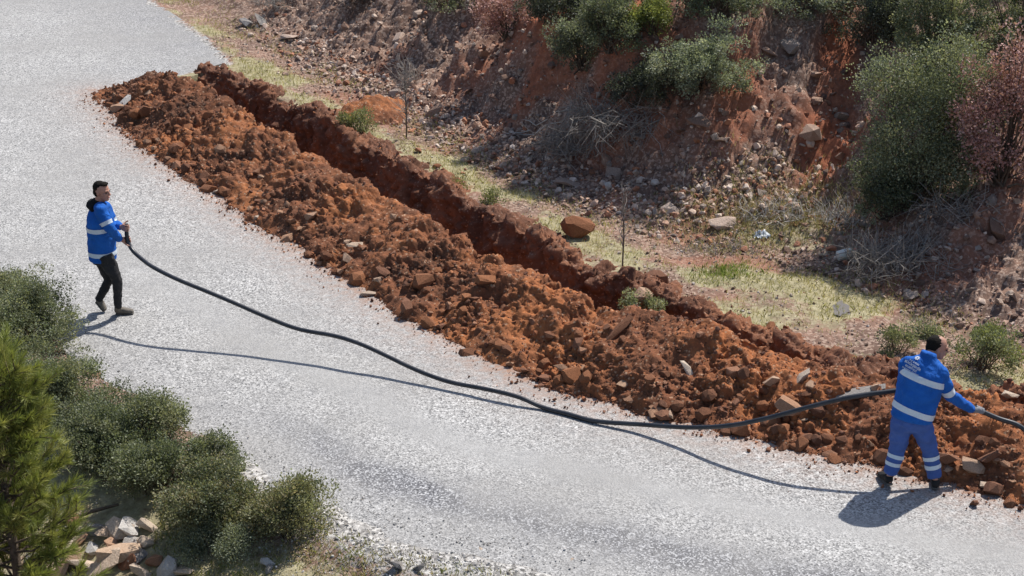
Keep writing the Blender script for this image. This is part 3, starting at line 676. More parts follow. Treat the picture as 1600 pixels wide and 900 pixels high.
def bush(name, loc, r, leaf_len, n, pal, label, cat='bush', hz=0.48, clump=0.115, density=75, mat='leaf', wide=0.36, group=None, open_=0.22, bark='bark', up=0.15, lean=(0, 0)):
    """r = (rx, ry, height): crown of leaf clumps on branches"""
    root = empty(name, loc); tag(root, label, cat, group)
    rx, ry, H_ = r; ncl = max(10, n // density)
    c0 = np.array([lean[0], lean[1], H_ * hz])
    nl = int(rng.integers(6, 10)); ld = unit(rng.normal(0, 1, (nl, 3)) * [1, 1, 0.8] + [0, 0, 0.15]); lr = rng.uniform(0.30, 0.58, nl)
    lc = ld * (rng.uniform(0.75, 1.08, nl) - lr * 0.62)[:, None]
    li = rng.choice(nl, ncl, p=lr ** 2 / (lr ** 2).sum()); d = unit(rng.normal(0, 1, (ncl, 3)))
    u = lc[li] + d * (lr[li] * (0.35 + 0.75 * rng.random(ncl) ** 0.6))[:, None]
    core = rng.random(ncl) < 0.15; u[core] *= 0.5
    skirt = rng.random(ncl) < 0.22; a_ = rng.uniform(0, 6.28, ncl); r_ = rng.uniform(0.35, 0.9, ncl); sk_ = np.stack([np.cos(a_) * r_, np.sin(a_) * r_, rng.uniform(-0.95, -0.1, ncl)], 1); u[skirt] = sk_[skirt]
    shoot = rng.random(ncl) < 0.07; u[shoot] *= rng.uniform(1.05, 1.25, shoot.sum())[:, None]
    cen = c0 + u * [rx, ry, H_ * (1 - hz) * 1.05]
    low = cen[:, 2] < H_ * hz; cen[low, 2] = c0[2] + (cen[low, 2] - c0[2]) * hz / (1 - hz) * 0.9
    cen = cen[cen[:, 2] > 0.03]; ncl = len(cen)
    if open_ > 0:
        keep = vnoise(cen[:, 0] * 3.2, cen[:, 1] * 3.2, cen[:, 2] * 3.2, 13) > (open_ - 0.5); cen = cen[keep] if keep.sum() > 8 else cen; ncl = len(cen)
    ci = rng.integers(0, ncl, n); sc = clump * (0.6 + 0.8 * rng.random(ncl))
    off = unit(rng.normal(0, 1, (n, 3))) * (rng.random(n) ** 0.45)[:, None] * sc[ci][:, None]
    P_ = cen[ci] + off * [1, 1, 0.85]
    A = unit(unit(off) + 0.45 * unit(P_ - c0 * [1, 1, 0.6]) + rng.normal(0, 0.55, (n, 3)) + [0, 0, up])
    ok = P_[:, 2] > 0.02; P_, A, ci = P_[ok], A[ok], ci[ok]
    pal = np.array(pal); cc = pal[rng.integers(0, len(pal), ncl)][ci] * 0.6 + pal[rng.integers(0, len(pal), len(P_))] * 0.4
    cc = cc * rng.uniform(0.65, 1.4, len(P_))[:, None] * rng.uniform(0.75, 1.25, ncl)[ci][:, None]
    L = leaf_len * rng.uniform(0.65, 1.3, len(P_))
    V, F, cl = leaves(P_, A, L, L * wide, cc)
    link('crown', mesh_np('crown', V, F, False, np.clip(cl, 0, 1)), M[mat], root)
    paths = []
    for c in cen[rng.permutation(ncl)[:min(ncl, 34)]]:
        b = np.array([rng.normal(0, rx * 0.10), rng.normal(0, ry * 0.10), -0.08])
        m = b * 0.5 + c * 0.5 + rng.normal(0, 0.06, 3) * [rx, ry, H_]
        m2 = b * 0.75 + c * 0.25 + rng.normal(0, 0.03, 3)
        paths.append((np.stack([b, m2, m, c]), np.array([0.017, 0.013, 0.009, 0.004]) * max(0.6, min(1.3, H_))))
    V, F = tubes(paths, 5)
    link('branches', mesh_np('branches', V, F, True), M[bark], root)
    return root
DK = [(0.109, 0.131, 0.077), (0.143, 0.17, 0.097), (0.089, 0.108, 0.068), (0.189, 0.211, 0.125), (0.232, 0.239, 0.157)]
OL = [(0.187, 0.208, 0.122), (0.246, 0.263, 0.157), (0.14, 0.161, 0.099), (0.314, 0.304, 0.189)]
GR = [(0.176, 0.202, 0.141), (0.227, 0.254, 0.175), (0.136, 0.162, 0.119), (0.288, 0.306, 0.218)]
YB = [(0.24, 0.218, 0.121), (0.191, 0.191, 0.107), (0.301, 0.248, 0.151), (0.14, 0.155, 0.088)]
YG = [(0.165, 0.187, 0.055), (0.209, 0.22, 0.074), (0.121, 0.143, 0.049)]
RD = [(0.38, 0.205, 0.18), (0.46, 0.27, 0.24), (0.27, 0.14, 0.12), (0.55, 0.37, 0.33)]
BL = [(0.073, 0.084, 0.064), (0.058, 0.067, 0.053), (0.094, 0.105, 0.081)]
def bush_box(x0, y0, x1, y1, Yadd, name, pal, n, label, leaf=0.028, z=None, depth=0.9, back=0.2, **kw):
    """bush filling the photo box, its foot at the box's bottom (or at base height z)"""
    px = (x0 + x1) / 2
    p = hit(px, y1 - (5 if z is not None or y1 < 400 else 0.16 * (y1 - y0)))
    dist = math.sqrt(p.y ** 2 + (CAM_H - p.z) ** 2); s = FPX / dist
    w = (1.14 if z is not None else 1.15) * (x1 - x0) / s / 2; pit = math.atan2(CAM_H - p.z, p.y)
    back = w * depth * (0.5 if z is None else back)
    q = Vector((p.x * (p.y + back) / p.y, p.y + back, 0)); q.z = gz1(q.x, q.y) - 0.03
    top = J(px, y0, q.y + w * depth * 0.1)
    Hm = max(0.22, top.z - q.z)
    return bush(name, (q.x, q.y, q.z), (w, w * depth, Hm), leaf * 0.86, int(n * 2.3), pal, label, **kw)
# lower left, on the embankment
bush_box(-40, 405, 40, 500, 0, 'bush', OL, 6000, 'olive green bush at the left picture edge, topmost of the left group', 0.026)
bush_box(-55, 440, 132, 600, 0, 'bush', DK + OL, 15000, 'dense dark green oak bush beside the left man\'s feet', 0.027)
bush_box(20, 555, 170, 690, 0, 'bush', DK + OL, 11000, 'olive green bush behind the pine tree top', 0.027)
bush_box(80, 595, 285, 755, 0, 'bush', DK, 15000, 'broad dark green bush in the middle of the left group', 0.027)
bush_box(205, 605, 285, 730, 0, 'bush', OL, 4200, 'loose twiggy olive bush leaning over the road edge', 0.026, open_=0.45)
bush_box(300, 680, 380, 752, 0, 'bush', OL + DK, 4200, 'small green bush half hidden behind the yellowish bush', 0.025)
bush_box(190, 692, 312, 796, 0, 'bush', DK, 10000, 'rounded dark green bush above the stone pile', 0.026)
bush_box(262, 722, 402, 866, 0, 'bush', YB + DK, 14000, 'yellowish brown topped green bush right of the stone pile', 0.026)
bush_box(402, 748, 515, 866, 0, 'bush', YB + OL, 8000, 'upright brownish green bush at the right end of the left group', 0.028, up=0.9, open_=0.3)
bush_box(288, 818, 374, 897, 0, 'bush', GR, 6000, 'small dense round grey green bush at the bottom', 0.02)

bush_box(-40, 560, 100, 690, 0, 'bush', DK + OL, 9000, 'dark green bush at the left edge right above the pine', 0.027)
bush_box(120, 655, 235, 770, 0, 'bush', DK, 8000, 'dark green bush filling the gap above the stone pile', 0.026)
# pine at the lower left
def pine(loc, H_, label):
    root = empty('pine_tree', loc); tag(root, label, 'pine tree')
    tr = np.array([[0, 0, -0.3], [0.03, 0, H_ * 0.3], [0.0, 0.03, H_ * 0.6], [0.02, 0, H_ * 0.85], [0.02, 0, H_]])
    paths = [(tr, np.array([0.06, 0.05, 0.035, 0.02, 0.008]))]; tips = []
    for k_ in range(84):
        h = H_ * (0.22 + 0.76 * (k_ / 83) ** 0.9); a = k_ * 2.4 + rng.normal(0, 0.3)
        ln = (1 - (h / H_) ** 1.5) * 0.42 + 0.20 + rng.normal(0, 0.05)
        b = np.array([0.015, 0, h]); d = np.array([math.cos(a), math.sin(a), 0.35 + 0.4 * (h / H_)])
        e = b + d * ln; m = b + d * ln * 0.5 + [0, 0, -0.05]
        paths.append((np.stack([b, m, e]), np.array([0.014, 0.009, 0.005]))); tips.append((e, d))
        for t_ in np.linspace(0.3, 1.0, 7):
            c = b + d * ln * t_; dd = unit(d + rng.normal(0, 0.7, 3) + [0, 0, 0.45]); ee = c + dd * rng.uniform(0.10, 0.24)
            paths.append((np.stack([c, (c + ee) / 2, ee]), np.array([0.006, 0.005, 0.004]))); tips.append((ee, dd))
    V, F = tubes(paths, 5); link('trunk', mesh_np('trunk', V, F, True), M['bark'], root)
    Ps, As = [], []
    for e, d in tips:
        d = unit(np.array(d)); m = 95
        al_ = rng.uniform(-0.16, 0.02, m)
        Ps.append(e + d * al_[:, None]); As.append(unit(d + 0.75 * rng.normal(0, 0.6, (m, 3)) + [0, 0, 0.15]))
    P_ = np.concatenate(Ps); A = np.concatenate(As); n = len(P_)
    pal = np.array([(0.20, 0.235, 0.06), (0.26, 0.29, 0.08), (0.14, 0.175, 0.05), (0.33, 0.33, 0.11)])
    ctip = np.repeat(rng.integers(0, 4, len(tips)), 95)
    cc = (pal[ctip] * 0.6 + pal[rng.integers(0, 4, n)] * 0.4) * rng.uniform(0.8, 1.2, n)[:, None]
    L = rng.uniform(0.07, 0.13, n)
    V, F, cl = leaves(P_, A, L, np.full(n, 0.0028), cc, 0.02)
    link('crown', mesh_np('crown', V, F, False, np.clip(cl, 0, 1)), M['needle'], root)
    return root
pp = J(4, 760, 12.3); zb = gz1(pp.x, 12.3)
top = J(60, 578, 12.3)
pine((pp.x, 12.3, zb), top.z - zb - 0.05, 'young bright green pine with long needles at the lower left edge')
pp2 = J(-45, 700, 12.9); zb2 = gz1(pp2.x, 12.9)
pine((pp2.x, 12.9, zb2), J(-45, 560, 12.9).z - zb2, 'second young pine cut off by the left picture edge')

# on and above the bank
bush_box(1020, 18, 1178, 142, 0, 'shrub', GR, 9000, 'rounded grey green shrub on the bank top beside the red gully', 0.035, z=1.5)
bush_box(985, -15, 1055, 62, 0, 'shrub', YG, 3200, 'bright yellow green shrub left of the rounded grey green shrub', 0.035, z=2.0)
bush_box(820, -30, 930, 62, 0, 'shrub', BL, 6500, 'dark green shrub above the red scarp, left one', 0.035, z=1.9)
bush_box(905, -20, 1010, 105, 0, 'shrub', BL + DK, 6500, 'dark green shrub above the hanging dry brush', 0.035, z=1.6)
bush_box(1060, -60, 1180, 40, 0, 'shrub', DK, 6000, 'dark green shrub cut by the top edge behind the grey green shrub', 0.035, z=2.6)
bush_box(1195, -40, 1310, 30, 0, 'shrub', GR + BL, 5000, 'low grey shrub at the head of the red gully', 0.035, z=2.7)
bush_box(1290, -50, 1425, 88, 0, 'shrub', BL, 9000, 'dark blackish green shrub right of the red gully head', 0.035, z=2.2)
bush_box(1395, -60, 1540, 130, 0, 'shrub', OL + DK, 10000, 'tall olive green shrub at the top right', 0.036, z=1.9)
bush_box(1335, 62, 1525, 320, 0, 'shrub', DK + OL + GR, 17000, 'large green shrub hanging over the bank, biggest on the right', 0.036, z=0.75, clump=0.2)
bush_box(1520, -60, 1680, 120, 0, 'shrub', OL + DK, 8000, 'green shrub behind the red brown oak at the right edge', 0.036, z=1.9)
bush_box(1488, 40, 1640, 300, 0, 'dry_shrub', RD, 7500, 'red brown dry leaved oak at the right picture edge', cat='shrub', leaf=0.045, z=0.8, open_=0.42, mat='dry_leaf', bark='bark', clump=0.17, density=45)
bush_box(745, -25, 850, 66, 0, 'dry_shrub', RD, 3200, 'red brown dry leaved shrub above the left end of the scarp', cat='shrub', leaf=0.04, z=1.5, open_=0.4, mat='dry_leaf', bark='bark', clump=0.15)
bush_box(520, -50, 640, 8, 0, 'shrub', BL, 3500, 'dark shrub cut by the top edge over the upper bank', 0.035, z=1.4)
bush_box(640, -45, 760, 12, 0, 'shrub', BL + OL, 4000, 'dark shrub at the top edge left of the dry shrub', 0.035, z=1.9)
bush_box(862, 15, 960, 112, 0, 'shrub', BL + GR, 5500, 'dark grey green shrub on the scarp edge, left of the hanging brush', 0.035, z=1.9)
bush_box(945, 85, 1045, 185, 0, 'shrub', BL, 5500, 'dark shrub hanging down the bank under the yellow green one', 0.033, z=1.2)
bush_box(1335, 225, 1450, 345, 0, 'shrub', BL + DK, 5500, 'dark low shrub under the left side of the biggest right shrub', 0.033, z=0.6)
bush_box(1425, 60, 1530, 200, 0, 'shrub', OL + YG, 5500, 'sunlit olive shrub between the biggest shrub and the red brown oak', 0.035, z=1.2)
# verge plants
bush_box(535, 170, 584, 216, 0, 'bush', YG + OL, 1800, 'small bright green bush on the far trench lip', 0.03, z=0.1, up=1.0)
bush_box(1482, 505, 1582, 582, 0, 'bush', GR + YG, 3000, 'loose pale green bush behind the stooping man\'s head', 0.03, z=0.0, up=1.0, open_=0.35)
bush_box(1378, 518, 1416, 560, 0, 'bush', OL, 1200, 'small green bush left of the stooping man\'s head', 0.026, z=0.0, up=0.8)
bush_box(1425, 498, 1470, 535, 0, 'bush', OL + GR, 1000, 'small olive bush just above the stooping man\'s head', 0.026, z=0.0, up=0.8)
bush_box(982, 458, 1026, 492, 0, 'turf_clump', OL, 900, 'green turf clump hanging over the trench lip', cat='plant', leaf=0.03, z=0.1, up=0.2, hz=0.5)
bush_box(695, 272, 730, 300, 0, 'weed', YG + OL, 500, 'small green weed on the grass left of two weeds', cat='plant', leaf=0.03, z=0.02, up=1.2)
bush_box(750, 300, 780, 325, 0, 'weed', YG + OL, 450, 'small green weed on the grass right of two weeds', cat='plant', leaf=0.03, z=0.02, up=1.2)

# dry brush thickets and bare saplings
def brush(name, loc, r, n, ln, label, direction=None, mat='twig', cat='brush', rad=0.005, group=None):
    root_paths = []
    for _ in range(n):
        b = np.clip(rng.normal(0, 1, 3), -1.5, 1.5) * [r[0] * 0.5, r[1] * 0.5, 0]; b[2] = rng.random() * r[2] * 0.55 - 0.05
        d = unit(rng.normal(0, 0.7, 3) + (np.array(direction) if direction is not None else np.array([0, 0, 0.7])))
        L = ln * rng.uniform(0.5, 1.3); e = b + d * L; m = (b + e) / 2 + rng.normal(0, 0.12, 3) * L
        rr = rad * rng.uniform(0.6, 1.5)
        root_paths.append((np.stack([b, m, e]), np.array([rr, rr * 0.7, rr * 0.25])))
    V, F = tubes(root_paths, 3)
    o = link(name, mesh_np(name, V, F, True), M[mat]); o.location = loc
    return tag(o, label, cat, group)
walk = hit
for (px, py, r, n, ln, lab, dr_, mt) in [
        (960, 190, (0.85, 0.7, 0.6), 620, 0.6, 'grey dry brush hanging down the bank below the dark shrubs', (-0.35, -0.5, -0.35), 'twig'),
        (900, 230, (0.65, 0.5, 0.35), 420, 0.45, 'grey dry brush piled on the scarp foot', (-0.2, -0.3, 0.2), 'twig'),
        (1400, 415, (0.75, 0.5, 0.45), 520, 0.4, 'dark tangled thicket at the bank foot under the large shrub', (0, -0.2, 0.35), 'twig'),
        (1500, 330, (0.6, 0.4, 0.4), 160, 0.45, 'bare twigs below the red brown oak', (-0.2, -0.3, 0.1), 'twig'),
        (640, 130, (0.25, 0.2, 0.35), 90, 0.4, 'dry bush of bare twigs beside the sapling', (0, 0, 0.8), 'twig'),
        (430, 8, (0.5, 0.4, 0.5), 160, 0.5, 'bare twiggy shrub at the top edge above the grey boulders', (0, 0, 0.8), 'twig'),
        (835, 175, (0.5, 0.3, 0.2), 6, 0.8, 'bleached dead branches', (-0.5, -0.3, -0.1), 'twig_pale'),
        (1220, 335, (0.7, 0.4, 0.2), 200, 0.28, 'dry straw coloured weeds on the lower bank slope', (0, 0, 0.8), 'twig_pale'),
        (1330, 345, (0.45, 0.35, 0.25), 200, 0.3, 'greyish dry weeds left of the dark thicket', (0, 0, 0.8), 'twig_pale'),
        (1120, 395, (0.6, 0.3, 0.15), 120, 0.2, 'dry grey stalks on the verge left of the plastic bag', (0, 0, 0.8), 'twig')]:
    p = walk(px, py); z0 = gz1(p.x, p.y)
    if mt == 'twig_pale' and n < 20:
        for q in range(n):
            x, y = p.x + rng.normal(0, 0.45), p.y + rng.normal(-0.3, 0.2); L = rng.uniform(0.3, 0.7); a = rng.normal(-0.75, 0.35); dx, dy = -math.cos(a) * L / 2, -math.sin(a) * L / 2
            xs = np.array([x - dx, x - dx * 0.3, x + dx * 0.3, x + dx]) + rng.normal(0, 0.03, 4); ys = np.array([y - dy, y - dy * 0.3, y + dy * 0.3, y + dy]) + rng.normal(0, 0.03, 4)
            V, F = tubes([(np.stack([xs, ys, ground_z(xs, ys) + 0.03], 1), np.array([0.011, 0.009, 0.007, 0.003]))], 6)
            tag(link('dead_branch', mesh_np('dead_branch', V, F, True), M['twig_pale']), 'bleached dead branch lying on the red scarp', 'branch', 'dead branches on the scarp')
    else:
        tag(brush('dry_weeds' if mt == 'twig_pale' or n == 120 else 'dry_brush', (p.x, p.y, z0), r, n, ln, lab, dr_, mt), kind='stuff' if mt == 'twig_pale' or n == 120 else None)
def sapling(px, py, top, label, twigs, spread):
    p = G(px, py, 0.0); z0 = gz1(p.x, p.y); s = FPX / math.hypot(p.y, CAM_H) * math.cos(math.atan2(CAM_H, p.y)); H_ = (py - top) / s
    root = empty('bare_sapling', (p.x, p.y, z0 - 0.03)); tag(root, label, 'sapling')
    V, F = tubes([(np.array([[0, 0, -0.05], [0.01, 0, H_ * 0.4], [-0.01, 0.02, H_ * 0.75], [0.02, 0, H_]]), np.array([0.012, 0.010, 0.007, 0.003]))], 6)
    link('trunk', mesh_np('trunk', V, F, True), M['bark'], root)
    ps = []
    for _ in range(twigs):
        h = H_ * rng.uniform(0.25, 0.95); b = np.array([0, 0, h]); d = unit(rng.normal(0, 0.6, 3) * [1, 1, 0.2] + [0, 0, 0.9]); e = b + d * spread * rng.uniform(0.4, 1.2) * (1.2 - 0.6 * h / H_)
        ps.append((np.stack([b, (b + e) / 2 + rng.normal(0, 0.015, 3), e]), np.array([0.006, 0.004, 0.002])))
    V, F = tubes(ps, 4); link('twigs', mesh_np('twigs', V, F, True), M['twig'], root)
sapling(635, 212, 92, 'bare grey sapling on the grass beside the small red mound', 70, 0.35)
sapling(972, 425, 285, 'thin bare sapling standing right of the large boulder', 30, 0.28)

# grass
def grass(name, X, Y, hgt, pal, label, w=0.004, lean=0.5):
    n = len(X); Z = ground_z(X, Y) - 0.005; P_ = np.stack([X, Y, Z], 1)
    d = unit(rng.normal(0, lean, (n, 3)) * [1, 1, 0.2] + [0, 0, 1.0]); L = (hgt * rng.uniform(0.4, 1.3, n))[:, None]
    a = rng.uniform(0, 6.28, n); s = np.stack([np.cos(a), np.sin(a), 0 * a], 1) * (w * rng.uniform(0.6, 1.5, n))[:, None]
    m = P_ + d * L * 0.55; e = P_ + d * L + rng.normal(0, 0.25, (n, 3)) * L * [1, 1, 0.3]
    V = np.stack([P_ - s, P_ + s, m + s * 0.7, e, m - s * 0.7], 1).reshape(-1, 3)
    pal = np.array(pal); wgt = np.clip(0.5 + 0.9 * vnoise(X * 1.4, Y * 1.4, 0, 77), 0, 1)[:, None]
    c = (pal[0] * (1 - wgt) + pal[1] * wgt) * rng.uniform(0.7, 1.3, n)[:, None]
    dry = rng.random(n) < 0.25; c[dry] = np.array(pal[2]) * rng.uniform(0.8, 1.2, dry.sum())[:, None]
    return tag(link(name, mesh_np(name, V, np.arange(n * 5).reshape(-1, 5), False, np.repeat(np.clip(c, 0, 1), 5, 0)), M['blade']), label, 'grass', kind='stuff')
x = rng.uniform(-9, 7.5, 260000); y = rng.uniform(15.5, 37, 260000)
a1 = poly_dist(ROAD_R, x, y)[0]; a2 = -poly_dist(BASE, x, y)[0]; a3 = poly_dist([tuple(q) for q in LL[::12]], x, y)[0]
dens = (0.52 + 1.3 * fbm(x * 0.7, y * 0.7, 0, 51, 3) + 0.35 * fbm(x * 3, y * 3, 0, 52, 2)) * sstep(0.15, 0.45, a1) * sstep(0.25, -0.45, a2) * ((a3 < -0.38) | (y > 29.8))
kp = rng.random(len(x)) < dens
grass('verge_grass', x[kp], y[kp], 0.075, [(0.34, 0.30, 0.14), (0.27, 0.275, 0.10), (0.48, 0.42, 0.25)], 'short pale half dry grass on the verge between trench and bank')
x = rng.uniform(-3.4, 2.0, 80000); y = rng.uniform(11.4, 14.8, 80000); a1 = -poly_dist(ROAD_L, x, y)[0]
kp = rng.random(len(x)) < sstep(0.1, 0.7, a1) * (0.45 + 0.9 * fbm(x * 1.6, y * 1.6, 0, 57, 3))
grass('lower_grass', x[kp], y[kp], 0.055, [(0.24, 0.22, 0.10), (0.19, 0.22, 0.06), (0.42, 0.36, 0.20)], 'thin short grass on the gravelly verge at the bottom')
c = G(1132, 428); x = rng.normal(c.x, 0.20, 900); y = rng.normal(c.y, 0.16, 900)
grass('lush_grass', x, y, 0.075, [(0.17, 0.24, 0.05), (0.20, 0.26, 0.06), (0.30, 0.29, 0.13)], 'patch of bright lush green grass on the verge')
p = walk(1210, 335); x = rng.normal(p.x, 0.8, 7000); y = rng.normal(p.y, 0.55, 7000)
grass('bank_grass', x, y, 0.11, [(0.30, 0.25, 0.14), (0.22, 0.21, 0.10), (0.42, 0.36, 0.24)], 'pale dry grass on the lower slope of the bank')
# @@PEOPLE
# ------------------------------------------------------------------ people
def ring_tube(pts, ra, rb=None, side=None, n=18, cap=0.6):
    """closed tube with elliptic rings: ra along 'side', rb across it; rounded ends"""
    P_ = [Vector(p) for p in pts]; rb = rb or ra; k_ = len(P_)
    T = [(P_[min(i + 1, k_ - 1)] - P_[max(i - 1, 0)]).normalized() for i in range(k_)]
    rows = []
    s0 = Vector(side) if side is not None else (Vector((0, 0, 1)) if abs((P_[-1] - P_[0]).normalized().z) < 0.7 else Vector((1, 0.2, 0)))
    carry = [s0]
    def ring(c, t, a, b):
        s = carry[0]; s = (s - t * s.dot(t)).normalized(); u = t.cross(s)
        if side is None: carry[0] = s
        return [c + s * (a * math.cos(w)) + u * (b * math.sin(w)) for w in [2 * math.pi * j / n for j in range(n)]]
    for f in (0.95, 0.75, 0.4):
        rows.append(ring(P_[0] - T[0] * (min(ra[0], rb[0]) * cap * f), T[0], ra[0] * math.sqrt(1 - f * f), rb[0] * math.sqrt(1 - f * f)))
    for i in range(k_): rows.append(ring(P_[i], T[i], ra[i], rb[i]))
    for f in (0.4, 0.75, 0.95):
        rows.append(ring(P_[-1] + T[-1] * (min(ra[-1], rb[-1]) * cap * f), T[-1], ra[-1] * math.sqrt(1 - f * f), rb[-1] * math.sqrt(1 - f * f)))
    V = [v for r in rows for v in r]; F = []
    for i in range(len(rows) - 1):
        for j in range(n): F.append((i * n + j, i * n + (j + 1) % n, (i + 1) * n + (j + 1) % n, (i + 1) * n + j))
    F.append(tuple(range(n))[::-1]); F.append(tuple((len(rows) - 1) * n + j for j in range(n)))
    return V, F
def ball(c, r, axes=None, seg=16, rings=10):
    """ellipsoid; axes = three unit vectors"""
    ax = axes or (Vector((1, 0, 0)), Vector((0, 1, 0)), Vector((0, 0, 1))); c = Vector(c); V = []; F = []
    for i in range(1, rings):
        th = math.pi * i / rings
        for j in range(seg):
            ph = 2 * math.pi * j / seg
            V.append(c + ax[0] * (r[0] * math.sin(th) * math.cos(ph)) + ax[1] * (r[1] * math.sin(th) * math.sin(ph)) + ax[2] * (r[2] * math.cos(th)))
    for i in range(rings - 2):
        for j in range(seg): F.append((i * seg + j, (i + 1) * seg + j, (i + 1) * seg + (j + 1) % seg, i * seg + (j + 1) % seg))
    V.append(c + ax[2] * r[2]); V.append(c - ax[2] * r[2]); t, b = len(V) - 2, len(V) - 1
    for j in range(seg): F.append((t, j, (j + 1) % seg)); F.append((b, (rings - 2) * seg + (j + 1) % seg, (rings - 2) * seg + j))
    return V, F
def fuse(name, parts, voxel, smooth=4, wrinkle=0.0, wsc=9, seed=0):
    """one continuous surface from overlapping closed shapes"""
    V, F = [], []
    for v, f in parts:
        o = len(V); V += [tuple(p) for p in v]; F += [tuple(i + o for i in q) for q in f]
    me = bpy.data.meshes.new(name + '_rough'); me.from_pydata(V, [], F)
    bm = bmesh.new(); bm.from_mesh(me); bmesh.ops.recalc_face_normals(bm, faces=bm.faces[:]); bm.to_mesh(me); bm.free()
    ob = bpy.data.objects.new('tmp', me); C.objects.link(ob)
    m = ob.modifiers.new('r', 'REMESH'); m.mode = 'VOXEL'; m.voxel_size = voxel
    if smooth:
        s = ob.modifiers.new('s', 'SMOOTH'); s.factor = 0.5; s.iterations = smooth
    dg = bpy.context.evaluated_depsgraph_get(); dg.update()
    res = bpy.data.meshes.new_from_object(ob.evaluated_get(dg)); res.name = name
    bpy.data.objects.remove(ob); bpy.data.meshes.remove(me)
    if wrinkle:
        n = len(res.vertices); co = np.zeros(n * 3); no = np.zeros(n * 3)
        res.vertices.foreach_get('co', co); res.vertices.foreach_get('normal', no); co = co.reshape(-1, 3); no = no.reshape(-1, 3)
        w = vnoise(co[:, 0] * wsc, co[:, 1] * wsc, co[:, 2] * wsc * 1.8, seed) + 0.6 * vnoise(co[:, 0] * wsc * 2.3 + co[:, 2] * 6, co[:, 1] * wsc * 2.3, co[:, 2] * wsc * 3, seed + 1)
        co += no * (w * wrinkle)[:, None]; res.vertices.foreach_set('co', co.ravel())
    res.polygons.foreach_set('use_smooth', np.ones(len(res.polygons), bool)); res.update()
    return res
def band(name, me, o0, axis, t0, t1, keep, mat, parent, lift=0.004):
    """strip cut out of a garment between two planes, lifted off it"""
    bm = bmesh.new(); bm.from_mesh(me); ax = Vector(axis).normalized(); o0 = Vector(o0)
    bmesh.ops.delete(bm, geom=[f for f in bm.faces if not keep(f.calc_center_median())], context='FACES')
    for t, inner in ((t0, True), (t1, False)):
        g = bm.verts[:] + bm.edges[:] + bm.faces[:]
        bmesh.ops.bisect_plane(bm, geom=g, plane_co=o0 + ax * t, plane_no=ax, clear_inner=inner, clear_outer=not inner)
    bm.normal_update()
    for v in bm.verts: v.co += v.normal * lift
    r = bpy.data.meshes.new(name); bm.to_mesh(r); bm.free()
    r.materials.clear()
    return link(name, r, mat, parent)
def seg_d(p, a, b):
    a, b = Vector(a), Vector(b); t = max(0, min(1, (p - a).dot(b - a) / (b - a).length_squared)); return (p - a - (b - a) * t).length
def fist(c, axis, palm, wrist, s=1.0, rr=0.0245):
    """hand closed round a pipe: c pipe centre, axis pipe direction, palm = direction from pipe centre to the palm; returns shapes"""
    a = Vector(axis).normalized(); n = Vector(palm); n = (n - a * n.dot(a)).normalized(); b = a.cross(n); sh = []
    R_ = rr + 0.0085
    for i, (o, ln, r) in enumerate([(-0.034, 3.3, .0078), (-0.011, 3.9, .0085), (0.012, 3.8, .0085), (0.035, 3.4, .008)]):
        pts = [c + a * o * s + (n * math.cos(w) + b * math.sin(w)) * R_ for w in np.linspace(0.35, ln, 8)]
        sh.append(ring_tube(pts, [r * 1.1] * 3 + [r] * 3 + [r * .9] * 2, n=8))
    pts = [c + a * (0.040 + 0.012 * q) + (n * math.cos(w) + b * math.sin(w)) * (R_ + 0.002) for q, w in enumerate([-0.1, -0.6, -1.15, -1.7])]
    sh.append(ring_tube(pts, [.012, .0105, .0095, .0085], n=8))
    pc = c + n * (R_ + 0.012)
    sh.append(ball(pc, (0.046, 0.034, 0.017), (a, b, n), 12, 8))
    sh.append(ring_tube([pc, (pc + Vector(wrist)) / 2, Vector(wrist)], [.030, .028, .027], [.020, .022, .025], side=a, n=12))
    return sh
def head_shapes(c, fwd, up, s=1.0):
    """c = head centre (between the ears), fwd = where the face looks; returns skin shapes, hair shapes, eye positions"""
    f = Vector(fwd).normalized(); u = Vector(up); u = (u - f * u.dot(f)).normalized(); l = u.cross(f); c = Vector(c)
    W = lambda x, y, z: c + f * x * s + l * y * s + u * z * s
    ax = (f, l, u); sk = []
    sk.append(ball(W(-0.008, 0, 0.028), (0.096 * s, 0.076 * s, 0.090 * s), ax))          # skull
    sk.append(ball(W(0.036, 0, -0.030), (0.058 * s, 0.060 * s, 0.080 * s), ax))          # face
    sk.append(ball(W(0.058, 0, -0.086), (0.032 * s, 0.036 * s, 0.026 * s), ax, 12, 8))   # chin
    sk.append(ball(W(0.076, 0, 0.022), (0.018 * s, 0.050 * s, 0.012 * s), ax, 12, 8))    # brow
    sk.append(ring_tube([W(0.090, 0, 0.016), W(0.104, 0, -0.008), W(0.114, 0, -0.026)], [.009 * s, .011 * s, .014 * s], n=10))  # nose
    for y in (-1, 1):
        sk.append(ball(W(-0.006, 0.076 * y, -0.004), (0.018 * s, 0.010 * s, 0.032 * s), ax, 10, 8))   # ears
        sk.append(ball(W(0.062, 0.040 * y, -0.022), (0.024 * s, 0.022 * s, 0.022 * s), ax, 10, 8))    # cheeks
    sk.append(ball(W(0.088, 0, -0.058), (0.013 * s, 0.026 * s, 0.010 * s), ax, 10, 8))   # lips
    eyes = [W(0.083, 0.031 * y, 0.0) for y in (-1, 1)]
    return sk, W, ax, eyes
def add_ball(name, c, r, ax, mat, parent):
    v, f = ball(c, r, ax, 12, 8); me = bpy.data.meshes.new(name); me.from_pydata([tuple(p) for p in v], [], f)
    me.polygons.foreach_set('use_smooth', np.ones(len(f), bool)); return link(name, me, mat, parent)
